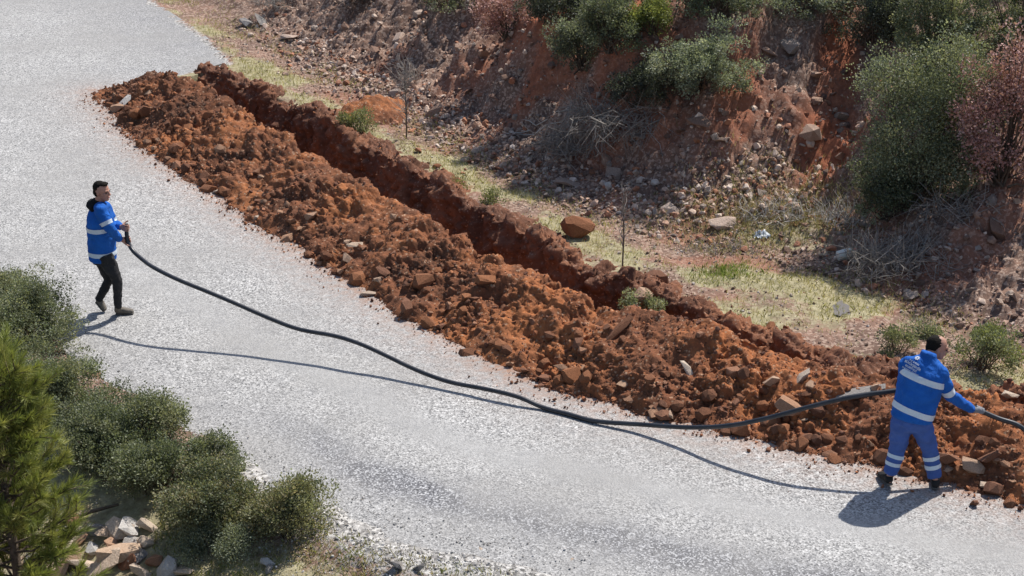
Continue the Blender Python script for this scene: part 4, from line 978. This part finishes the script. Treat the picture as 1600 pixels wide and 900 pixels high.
def cloth(name, c, rough=0.85, weave=420, fold=9, fs=0.5):
    k = NT(name, rough, 0.2); n = k.noise(7, 4, 0.6)
    k.color(k.mix(k.ramp(n, [(0.3, 0.0), (0.7, 1.0)]), tuple(x * 0.82 for x in c), tuple(x * 1.15 for x in c)))
    b1 = k.bump(k.noise(fold, 3, 0.5, dist=1.5), fs, 0.05); k.bump(k.noise(weave, 2), 0.25, 0.004, b1); return k.m
M['blue_jacket'] = cloth('blue_jacket', (0.012, 0.105, 0.42)); M['blue_trousers'] = cloth('blue_trousers', (0.060, 0.115, 0.34))
M['dark_jeans'] = cloth('dark_jeans', (0.028, 0.028, 0.029), 0.8); M['black_knit'] = cloth('black_knit', (0.012, 0.012, 0.013), 0.95)
M['reflective'] = plain('reflective_tape', (0.56, 0.64, 0.72), 0.45, 0.5, 60, 0.06, 0.1)
M['skin'] = plain('skin', (0.40, 0.215, 0.155), 0.55, 0.35, 18, 0.12, 0.1, 0.004)
M['hair'] = plain('hair', (0.013, 0.011, 0.009), 0.85, 0.12, 130, 0.4, 0.7, 0.006)
M['eye'] = plain('eye', (0.03, 0.022, 0.018), 0.25, 0.5, 20, 0.1, 0.0)
M['lips'] = plain('lips', (0.33, 0.13, 0.11), 0.5, 0.3, 20, 0.1, 0.0)
M['glove'] = cloth('grey_glove', (0.22, 0.22, 0.23), 0.9)
M['shoe_grey'] = cloth('grey_shoe', (0.15, 0.135, 0.115), 0.85); M['shoe_dark'] = cloth('dark_boot', (0.022, 0.022, 0.022), 0.7)
M['sole'] = plain('shoe_sole', (0.11, 0.10, 0.09), 0.85); M['print'] = plain('white_print', (0.62, 0.66, 0.72), 0.7, 0.2, 60, 0.05, 0.0)

def shoe(heel, toe, up, mat, parent, s=1.0, ank=None):
    heel, toe, up = Vector(heel), Vector(toe), Vector(up).normalized(); d = (toe - heel).normalized(); up = (up - d * up.dot(d)).normalized(); sd = up.cross(d); L = (toe - heel).length
    Q = lambda t, h: heel + d * (L * t) + up * h * s
    sh = [ring_tube([Q(0.10, 0.050), Q(0.38, 0.052), Q(0.62, 0.042), Q(0.88, 0.034)], [.036 * s, .039 * s, .046 * s, .040 * s], [.042 * s, .044 * s, .034 * s, .026 * s], side=sd, n=14),
          ring_tube([Q(0.14, 0.05), Vector(ank) if ank is not None else Q(0.16, 0.13)], [.042 * s, .042 * s], n=14)]
    o = link('shoe', fuse('shoe', sh, 0.010, 3), mat, parent)
    so = ring_tube([Q(0.06, 0.012), Q(0.4, 0.012), Q(0.65, 0.012), Q(0.92, 0.014)], [.036 * s, .037 * s, .047 * s, .041 * s], [.013 * s] * 4, side=sd, n=12)
    me = bpy.data.meshes.new('sole'); me.from_pydata([tuple(p) for p in so[0]], [], so[1]); link('sole', me, M['sole'], o)
    return o

def person(spec):
    root = empty('person', (0, 0, 0)); tag(root, spec['label'], 'person')
    V3 = Vector; j = spec['j']; side = V3(spec['side']).normalized()       # side: across the body, towards its right
    hipc = (j['hipL'] + j['hipR']) / 2; neck = j['neck']; mid = hipc.lerp(neck, 0.5) + V3(spec.get('belly', (0, 0, 0)))
    shc = (j['shL'] + j['shR']) / 2
    f = V3(spec['face']).normalized()
    # skin
    sk, W, ax, eyes = head_shapes(j['head'], spec['face'], spec['headup'], spec.get('hs', 1.0))
    sk.append(ring_tube([neck - (neck - hipc).normalized() * 0.05, neck, j['head'] - V3(spec['headup']) * 0.06 - f * 0.015], [.066, .060, .056], [.064, .060, .058], n=14))
    sk.append(ring_tube([hipc, mid, shc, neck], [.12, .11, .11, .05], [.08, .08, .06, .05], side=side))
    hands = []
    for S in 'LR':
        h = spec['hand' + S]
        sk.append(ring_tube([j['sh' + S], j['el' + S], j['wr' + S]], [.036, .032, .025], n=12))
        sk.append(ring_tube([j['hip' + S], j['kn' + S], j['an' + S]], [.060, .040, .028], n=12))
        sk.append(ring_tube([j['an' + S], j['an' + S].lerp(j['heel' + S], 0.5)], [.026, .022], n=10))
        if h.get('glove') is None: sk += fist(h['c'], h['axis'], h['palm'], j['wr' + S])
    body = link('body', fuse('body', sk, 0.0055, 2), M['skin'], root)
    for e in eyes: add_ball('eye', e, (0.008, 0.012, 0.007), ax, M['eye'], body)
    add_ball('lips', W(0.098, 0, -0.058), (0.006, 0.022, 0.007), ax, M['lips'], body)
    for y in (-1, 1): add_ball('eyebrow', W(0.089, 0.031 * y, 0.020), (0.007, 0.018, 0.004), ax, M['hair'], body)
    for S in 'LR':
        h = spec['hand' + S]
        if h.get('glove') is not None: link('glove', fuse('glove', fist(h['c'], h['axis'], h['palm'], j['wr' + S]), 0.005, 1), h['glove'], root)
    # hair
    hs = [ball(W(-0.027, 0, 0.048), (0.086, 0.076, 0.079), ax)] if not spec.get('balding') else [ball(W(-0.026, 0, 0.036), (0.088, 0.081, 0.084), ax)]
    hs.append(ball(W(-0.048, 0, -0.008), (0.060, 0.073, 0.072), ax))
    if not spec.get('balding'): hs.append(ball(W(0.034, 0, 0.098), (0.050, 0.056, 0.026), ax))
    hair = fuse('hair', hs, 0.008, 2, 0.004, 40, 5); link('hair', hair, M['hair'], root)
    if spec.get('beard'):
        add_ball('beard', W(0.052, 0, -0.083), (0.043, 0.047, 0.034), ax, M['hair'], body)
    # jacket
    t = spec['torso']                                    # list of (frac along hip->neck, half width, half depth)
    dirn = (neck - hipc)
    pts = [hipc + dirn * q + V3(spec.get('belly', (0, 0, 0))) * (4 * max(q, 0) * (1 - max(q, 0)) if 0 <= q <= 1 else 0) for q, _, _ in t]
    jk = [ring_tube(pts, [a for _, a, _ in t], [b for _, _, b in t], side=side, n=24, cap=0.25)]
    for S in 'LR':
        a, e, w = j['sh' + S], j['el' + S], j['wr' + S]; m1 = a.lerp(e, 0.5); m2 = e.lerp(w, 0.5)
        jk.append(ring_tube([a, m1, e, m2, e.lerp(w, 0.96)], [.080, .072, .064, .056, .047], n=16))
        jk.append(ring_tube([shc.lerp(a, 0.25) + dirn.normalized() * 0.01, a], [.085, .080], n=14))
    jk.append(ring_tube([neck - dirn.normalized() * 0.05, neck + dirn.normalized() * spec.get('collar', 0.02)], [.088, .074], n=16, cap=0.1))
    jme = fuse('jacket', jk, 0.011, 5, 0.009, 7, 3); jacket = link('jacket', jme, M['blue_jacket'], root)
    axn = dirn.normalized(); Lh = dirn.length
    armk = lambda p: min(seg_d(p, j['shL'], j['elL']), seg_d(p, j['elL'], j['wrL']), seg_d(p, j['shR'], j['elR']), seg_d(p, j['elR'], j['wrR']))
    torso_only = lambda p: (p - hipc).dot(axn) < 0.84 * Lh and (armk(p) > 0.088 or seg_d(p, hipc, neck) < spec.get('tk', 0.0))
    for t0, t1 in spec['bands']: band('reflective_stripe', jme, hipc, axn + V3(spec.get('btilt', (0, 0, 0))), t0, t1, torso_only, M['reflective'], jacket)
    for S, (q0, q1) in spec['armbands']:
        a, b = (j['sh' + S], j['el' + S]) if q1 <= 1 else (j['el' + S], j['wr' + S])
        if q1 > 1: q0, q1 = q0 - 1, q1 - 1
        L = (b - a).length
        band('sleeve_stripe', jme, a, b - a, q0 * L, q1 * L, lambda p, a=a, b=b: seg_d(p, a, b) < 0.10 and (p - a).dot((b - a).normalized()) > -0.02, M['reflective'], jacket)
    # trousers
    tr = [ring_tube([hipc + axn * 0.10, hipc + axn * 0.0, hipc - V3((0, 0, 0.07))], [.165, .175, .15], [.125, .13, .12], side=side, n=20, cap=0.3)]
    lg = spec['leg']
    for S in 'LR':
        a, k_, b = j['hip' + S], j['kn' + S], j['an' + S]
        tr.append(ring_tube([a, a.lerp(k_, 0.45), k_, k_.lerp(b, 0.45), b + (k_ - b).normalized() * spec.get('hem', -0.015)], lg, n=18, cap=0.2))
    tme = fuse('trousers', tr, 0.011, 4, 0.009, 8, 9); trousers = link('trousers', tme, spec['trouser_mat'], root)
    for S, q0, q1 in spec.get('legbands', []):
        a, b = j['kn' + S], j['an' + S]; L = (b - a).length
        band('leg_stripe', tme, a, b - a, q0 * L, q1 * L, lambda p, a=a, b=b: seg_d(p, a, b) < 0.13, M['reflective'], trousers)
    for S in 'LR': shoe(j['heel' + S], j['toe' + S], spec['shoeup' + S], spec['shoe_mat'], root, 1.0, j['an' + S])
    return root, jme, jacket, hipc, axn, W

# pipe: centre line recovered from the pipe and its shadow, height from where the two meet
PIPE_R = 0.0245
pw = [(-4.56, 18.50, 1.205), (-4.555, 18.48, 1.06), (-4.50, 18.42, 0.945), (-4.38, 18.29, 0.855), (-4.20, 18.14, 0.765), (-3.88, 17.94, 0.66), (-3.53, 17.79, 0.575), (-3.18, 17.66, 0.50), (-2.80, 17.50, 0.42), (-2.40, 17.33, 0.36),
      (-2.03, 17.19, 0.315), (-1.70, 17.03, 0.25), (-1.40, 16.87, 0.19), (-1.06, 16.66, 0.125), (-0.70, 16.45, 0.095), (-0.32, 16.27, 0.095), (0.07, 16.08, 0.085), (0.32, 15.95, 0.06), (0.60, 15.79, 0.036), (0.88, 15.63, 0.035), (1.25, 15.45, 0.085), (1.75, 15.17, 0.20), (2.19, 14.93, 0.345), (2.55, 14.80, 0.48), (2.92, 14.71, 0.64), (3.27, 14.66, 0.79)]
def refit(px, py, Y): q = J(px, py, Y); return (q.x, q.y, q.z)
hose_px = [(197.5, 350), (198.5, 372), (206, 390), (222, 405), (240, 418), (278, 437), (325, 456), (370, 475), (420, 497), (468, 515), (520, 524), (562, 537), (602, 555), (650, 578), (702, 597), (755, 607), (810, 620), (848, 637), (890, 652), (930, 661), (1000, 663), (1075, 668), (1140, 665), (1200, 653), (1260, 637), (1325, 621)]
pw = [refit(x, y, b[1]) for (x, y), b in zip(hose_px, pw)]
pw += [refit(1395, 611, 14.64), refit(1430, 608, 14.64), refit(1463, 615, 14.64), refit(1497, 627, 14.64), refit(1530, 641, 14.62), refit(1562, 655, 14.58), refit(1600, 669, 14.53), (5.25, 14.3, 0.28), (5.8, 14.0, 0.06), (6.6, 13.5, 0.04), (8.0, 12.8, 0.04), (10.5, 11.9, 0.04)]
pw = [(x, y, max(z, 0.027)) for x, y, z in pw]
cv = np.array(pw); 
def catmull(P_, n=8):
    P_ = np.concatenate([[2 * P_[0] - P_[1]], P_, [2 * P_[-1] - P_[-2]]]); o = []
    for i in range(1, len(P_) - 2):
        for t_ in np.linspace(0, 1, n, endpoint=False):
            a, b, c_, d = P_[i - 1:i + 3]; o.append(0.5 * (2 * b + (c_ - a) * t_ + (2 * a - 5 * b + 4 * c_ - d) * t_ ** 2 + (3 * b - a - 3 * c_ + d) * t_ ** 3))
    o.append(P_[-2]); return np.array(o)
line = catmull(cv); 
for _ in range(6): line[1:-1] = 0.25 * line[:-2] + 0.5 * line[1:-1] + 0.25 * line[2:]
k = NT('black_pipe', 0.38, 0.5); k.color(k.mix(k.ramp(k.noise(6, 5, 0.6), [(0.35, 0.0), (0.7, 1.0)]), (0.014, 0.016, 0.021), (0.035, 0.036, 0.042))); k.bump(k.noise(40, 3), 0.1, 0.004); M['pipe'] = k.m
def pipe_mesh(L, r, sides=16):
    T = unit(np.gradient(L, axis=0)); A = np.zeros_like(L); a = unit(np.cross(T[0], [0.2, 0.9, 0.1]))
    for i in range(len(L)): a = unit(a - T[i] * (a @ T[i])); A[i] = a
    B = np.cross(T, A); an = np.linspace(0, 2 * np.pi, sides, endpoint=False)
    ring = lambda rr: L[:, None] + rr * (np.cos(an)[None, :, None] * A[:, None] + np.sin(an)[None, :, None] * B[:, None])
    outer = ring(r); inner = ring(r * 0.82)[:10][::-1]
    R_ = np.concatenate([inner, outer]); k_ = len(R_); i, jj = np.meshgrid(np.arange(k_ - 1), np.arange(sides), indexing='ij')
    a = (i * sides + jj).ravel(); b = (i * sides + (jj + 1) % sides).ravel()
    return mesh_np('pipe', R_.reshape(-1, 3), np.stack([a, b, b + sides, a + sides], 1), True)
tag(link('pipe', pipe_mesh(line, PIPE_R), M['pipe']), 'long black plastic water pipe carried across the road by two men', 'pipe')
def on_pipe(px, py):
    dp = line[:, 1] * cp - (line[:, 2] - CAM_H) * sp; up = line[:, 1] * sp + (line[:, 2] - CAM_H) * cp
    i = int(np.argmin(np.hypot(800 + FPX * line[:, 0] / dp - px, 450 - FPX * up / dp - py))); i = min(max(i, 2), len(line) - 3)
    return Vector(line[i]), Vector(line[i + 1] - line[i - 1]).normalized()

# left man: faces right, pulling the pipe end with both hands
Y0 = 18.50
cR, aR = on_pipe(198, 374); cL, aL = on_pipe(198, 356)
jl = dict(head=J(159, 299, Y0 - 0.02), neck=J(154.5, 319, Y0), shR=J(156.5, 328, Y0 - 0.17), shL=J(164, 325, Y0 + 0.17), elR=J(170.5, 356, Y0 - 0.22), elL=J(178, 350, Y0 + 0.20),
          hipR=J(164, 399, Y0 - 0.09), hipL=J(157, 398, Y0 + 0.09), knR=J(183, 438, Y0 - 0.10), knL=J(171, 437, Y0 + 0.10), anR=J(184.5, 478, Y0 - 0.08), anL=J(155, 467, Y0 + 0.10),
          heelR=G(180, 491.5), toeR=G(211, 490), heelL=J(148.5, 472, Y0 + 0.10), toeL=J(163, 491, Y0 + 0.06))
jl['wrR'] = cR + Vector((-0.085, -0.03, 0.02)); jl['wrL'] = cL + Vector((-0.085, 0.03, 0.0))
for q in ('heelR', 'toeR', 'toeL'): jl[q].z = max(jl[q].z, 0.0) + 0.002
left_man = person(dict(label='man in blue jacket and dark trousers pulling the pipe end at left', j=jl, side=(-0.25, -1, 0), face=(0.93, -0.36, -0.05), headup=(0.04, 0, 1),
    handR=dict(c=cR, axis=aR, palm=(-1, -0.2, 0)), handL=dict(c=cL, axis=-aL, palm=(-1, 0.25, 0)),
    torso=[(-0.06, .175, .165), (0.15, .180, .162), (0.45, .190, .158), (0.72, .198, .150), (0.88, .165, .115), (0.97, .10, .09)], tk=0.16,
    bands=[(0.02, 0.075), (0.335, 0.39)], armbands=[('R', (0.62, 0.82)), ('L', (0.62, 0.82))], trouser_mat=M['dark_jeans'], leg=[.098, .088, .064, .054, .047],
    shoeupR=(0, 0, 1), shoeupL=(0.75, 0, 0.5), shoe_mat=M['shoe_grey'], collar=0.03))
# black hood and collar of the left man
ne = jl['neck']; axn = left_man[4]
hd = fuse('hood', [ring_tube([ne + Vector((-0.03, 0.10, -0.02)), ne + Vector((-0.085, 0.06, 0.0)), ne + Vector((-0.095, -0.03, 0.0)), ne + Vector((-0.04, -0.105, -0.02))], [.046, .054, .054, .046], n=14),
                   ring_tube([ne + Vector((-0.01, 0, -0.03)), ne + Vector((0.0, 0, 0.055))], [.092, .080], n=16, cap=0.2),
                   ring_tube([ne + Vector((-0.06, -0.10, -0.01)), ne + Vector((0.06, -0.085, -0.07)), ne + Vector((0.09, -0.02, -0.11))], [.036, .03, .024], n=12)], 0.010, 3, 0.004, 12, 4)
link('hood', hd, M['black_knit'], left_man[0])

# right man: seen from behind, stooping over the pipe
Y1 = 14.27
cR, aR = on_pipe(1530, 641); cL, aL = on_pipe(1436, 609)
jr = dict(head=J(1464, 543, Y1 + 0.20), neck=J(1450, 557, Y1 + 0.10), shL=J(1417, 568, Y1 + 0.13), shR=J(1467, 580, Y1 + 0.03), elR=J(1484, 617, Y1 + 0.12), elL=J(1411, 610, Y1 + 0.30),
          hipL=J(1410, 655, Y1 + 0.02), hipR=J(1437, 657, Y1 - 0.01), knL=J(1402, 702, Y1 + 0.06), knR=J(1453, 704, Y1 + 0.03), anL=J(1389, 746, Y1 + 0.02), anR=J(1462, 752, Y1 - 0.02))
def foot(an, d, L, heel_z):
    d = Vector(d).normalized(); h = Vector((an.x, an.y, 0)) - d * 0.05; h.z = heel_z; t = Vector((h.x, h.y, 0.003)) + d * L; return h, t
jr['heelL'], jr['toeL'] = foot(jr['anL'], (-0.20, 1, 0), 0.27, 0.03); jr['heelR'], jr['toeR'] = foot(jr['anR'], (0.25, 1, 0), 0.28, 0.003)
jr['wrR'] = cR + Vector((-0.085, -0.04, 0.025)); jr['wrL'] = cL + Vector((-0.02, -0.085, -0.02))
right_man = person(dict(label='man in blue work suit with reflective stripes stooping over the pipe at right', j=jr, side=(0.97, -0.22, 0), face=(0.98, 0.05, -0.2), headup=(0.15, 0.02, 1), hs=1.02,
    handR=dict(c=cR, axis=-aR, palm=(-0.4, -0.7, 0.5), glove=M['glove']), handL=dict(c=cL, axis=aL, palm=(0, -1, -0.2), glove=M['glove']),
    btilt=(0.15, 0, 0), torso=[(0.03, .200, .160), (0.18, .206, .168), (0.45, .212, .172), (0.70, .222, .165), (0.87, .190, .125), (0.97, .11, .09)], tk=0.19,
    bands=[(0.075, 0.135), (0.40, 0.46)], armbands=[('R', (0.70, 0.92))], legbands=[('L', 0.14, 0.27), ('L', 0.42, 0.55), ('R', 0.14, 0.27), ('R', 0.42, 0.55)], trouser_mat=M['blue_trousers'], leg=[.112, .100, .080, .074, .070],
    shoeupL=(0, 0, 1), shoeupR=(0, 0, 1), shoe_mat=M['shoe_dark'], hem=0.05, balding=True, collar=0.045))
# printing on the back of the jacket
def print_on(name, build, centre_px, width, jme, parent):
    bvh = BVHTree.FromPolygons([v.co.copy() for v in jme.vertices], [tuple(p.vertices) for p in jme.polygons])
    eye = Vector((0, 0, CAM_H)); d = (J(*centre_px, 14.0) - eye).normalized(); at, nrm, _, _ = bvh.ray_cast(eye, d)
    if at is None: at, nrm, _, _ = bvh.find_nearest(J(*centre_px, 14.2))
    up = right_man[4] + Vector((0.22, 0, 0)); up = (up - nrm * up.dot(nrm)).normalized(); rt = up.cross(nrm)
    V, F = build(); vs = []
    for x, y in V:
        o = at + rt * (x * width) + up * (y * width) + nrm * 0.15
        h, n_, _, _ = bvh.ray_cast(o, -nrm)
        vs.append(tuple((h + n_ * 0.004) if h else o - nrm * 0.15))
    me = bpy.data.meshes.new(name); me.from_pydata(vs, [], F); return link(name, me, M['print'], parent)
def text_shape(s, size, bold=0.0):
    cu = bpy.data.curves.new('t', 'FONT'); cu.body = s; cu.size = size; cu.align_x = 'CENTER'; cu.align_y = 'CENTER'; cu.offset = bold; cu.resolution_u = 2
    ob = bpy.data.objects.new('t', cu); C.objects.link(ob); dg = bpy.context.evaluated_depsgraph_get(); dg.update()
    me = bpy.data.meshes.new_from_object(ob.evaluated_get(dg)); V = [(v.co.x, v.co.y) for v in me.vertices]; F = [tuple(p.vertices) for p in me.polygons]
    bpy.data.objects.remove(ob); bpy.data.meshes.remove(me); return V, F
def emblem():
    V, F = [], []
    for k_ in range(8):
        a = k_ * math.pi / 4; c_, s_ = math.cos(a), math.sin(a); o = len(V)
        for x, y in ((0.18, 0), (0.55, 0.24), (1.0, 0), (0.55, -0.24)): V.append((x * c_ - y * s_, x * s_ + y * c_))
        F.append((o, o + 1, o + 2, o + 3))
    return V, F
for s, px, size, bold in [('T.C. AYDIN', (1428.5, 566.5), 0.022, 0.0005), ('BÜYÜKŞEHİR', (1425.5, 570.8), 0.029, 0.0012), ('BELEDİYESİ', (1422.8, 575.2), 0.025, 0.0006), ('SU VE KANAL İDARESİ', (1421, 579.4), 0.018, 0.0005)]:
    print_on('lettering', lambda s=s, size=size, bold=bold: text_shape(s, size, bold), px, 1.0, right_man[1], right_man[2])
print_on('emblem', emblem, (1433.5, 559.5), 0.028, right_man[1], right_man[2])

# ------------------------------------------------------------------ litter, puddle, stick, small mound
def lathe(prof, n=14):
    V = [(r * math.cos(2 * math.pi * q / n), r * math.sin(2 * math.pi * q / n), z) for r, z in prof for q in range(n)]
    F = [(i * n + q, i * n + (q + 1) % n, (i + 1) * n + (q + 1) % n, (i + 1) * n + q) for i in range(len(prof) - 1) for q in range(n)]
    F += [tuple(range(n))[::-1], tuple((len(prof) - 1) * n + q for q in range(n))]; return V, F
k = NT('milky_plastic', 0.4, 0.5); k.color(k.mix(k.noise(8), (0.62, 0.60, 0.52), (0.72, 0.71, 0.66))); k.b.inputs["Subsurface Weight"].default_value = 0.2; M['jug'] = k.m
M['cap'] = plain('red_cap', (0.55, 0.03, 0.03), 0.4, 0.5, 20, 0.1, 0.0)
p = hit(1322, 402); jug = empty('plastic_jug', (p.x, p.y, p.z + 0.055)); jug.rotation_euler = (0, math.radians(78), math.radians(18)); tag(jug, 'milky white plastic jug with a red cap lying at the bank foot', 'jug')
v, f_ = lathe([(0.055, -0.13), (0.068, -0.12), (0.068, 0.03), (0.060, 0.06), (0.030, 0.105), (0.022, 0.12)]); me = bpy.data.meshes.new('jug_body'); me.from_pydata(v, [], f_); me.polygons.foreach_set('use_smooth', np.ones(len(f_), bool)); link('jug_body', me, M['jug'], jug)
v, f_ = lathe([(0.026, 0.115), (0.027, 0.118), (0.027, 0.15), (0.024, 0.155)]); me = bpy.data.meshes.new('cap'); me.from_pydata(v, [], f_); link('cap', me, M['cap'], jug)
v, f_ = ring_tube([(0.05, 0, 0.09), (0.085, 0, 0.07), (0.088, 0, 0.0), (0.066, 0, -0.02)], [.009] * 4, n=8); me = bpy.data.meshes.new('handle'); me.from_pydata([tuple(q) for q in v], [], f_); link('handle', me, M['jug'], jug)
M['bag'] = plain('plastic_film', (0.42, 0.46, 0.50), 0.4, 0.5, 6, 0.25, 0.3)
p = hit(1190, 370); gx, gy = np.meshgrid(np.linspace(-1, 1, 18), np.linspace(-1, 1, 14), indexing='ij'); hb = np.abs(fbm(gx * 2, gy * 2, 0, 201, 3)) * 0.06 + 0.05 * np.clip(1 - gx ** 2 - gy ** 2, 0, 1)
bx_, by_ = p.x + gx * 0.11 * (1 + 0.2 * vnoise(gy * 2, gx, 0, 4)), p.y + gy * 0.07
tag(link('plastic_bag', mesh_np('plastic_bag', np.stack([bx_.ravel(), by_.ravel(), (ground_z(bx_, by_) + hb + 0.004).ravel()], 1), grid_faces(18, 14), True), M['bag']), 'crumpled whitish blue plastic bag on the lower bank', 'plastic bag')
k = NT('wet_mud', 0.28, 0.5); k.color((0.17, 0.155, 0.145)); k.bump(k.noise(6, 3), 0.05, 0.01); M['water'] = k.m
p = hit(1312, 483); an = np.linspace(0, 2 * np.pi, 40, endpoint=False); rr = 1 + 0.8 * vnoise(np.cos(an) * 2.2, np.sin(an) * 1.7, 0, 31)
pz = float(np.median(ground_z(p.x + 0.25 * np.cos(an), p.y + 0.25 * np.sin(an)))) + 0.006
rr = rr * 0.5
Vp = np.concatenate([[[p.x, p.y, pz]], np.stack([p.x + 0.20 * rr * np.cos(an), p.y + 0.42 * rr * np.sin(an), 0 * an + pz], 1)])
tag(link('puddle', mesh_np('puddle', Vp, np.stack([0 * np.arange(40), 1 + np.arange(40), 1 + (np.arange(40) + 1) % 40], 1), True), M['water']), kind='structure')
a_, b_ = hit(95, 822), hit(186, 795)
V, F = tubes([(np.array([[a_.x, a_.y, a_.z + 0.03], [(a_.x + b_.x) / 2, (a_.y + b_.y) / 2, (a_.z + b_.z) / 2 + 0.06], [b_.x, b_.y, b_.z + 0.05]]), np.array([0.018, 0.022, 0.014]))], 8)
tag(link('stick', mesh_np('stick', V, F, True), M['bark']), 'dark dead branch lying above the stone pile', 'branch')
c_ = hit(585, 178); gx, gy = np.meshgrid(np.linspace(-1, 1, 60), np.linspace(-1, 1, 50), indexing='ij'); mx, my = c_.x + gx * 0.62, c_.y + gy * 0.75
mh = 0.33 * np.clip(1 - (gx ** 2 + gy ** 2) ** 0.6, -0.3, 1) + 0.05 * fbm(mx * 5, my * 5, 0, 205, 3, 0.6, True)
tag(link('soil_mound', mesh_np('soil_mound', np.stack([mx.ravel(), my.ravel(), (ground_z(mx, my) + mh).ravel()], 1), grid_faces(60, 50), True), M['soil']), 'small red soil mound behind the little green bush', 'soil mound')
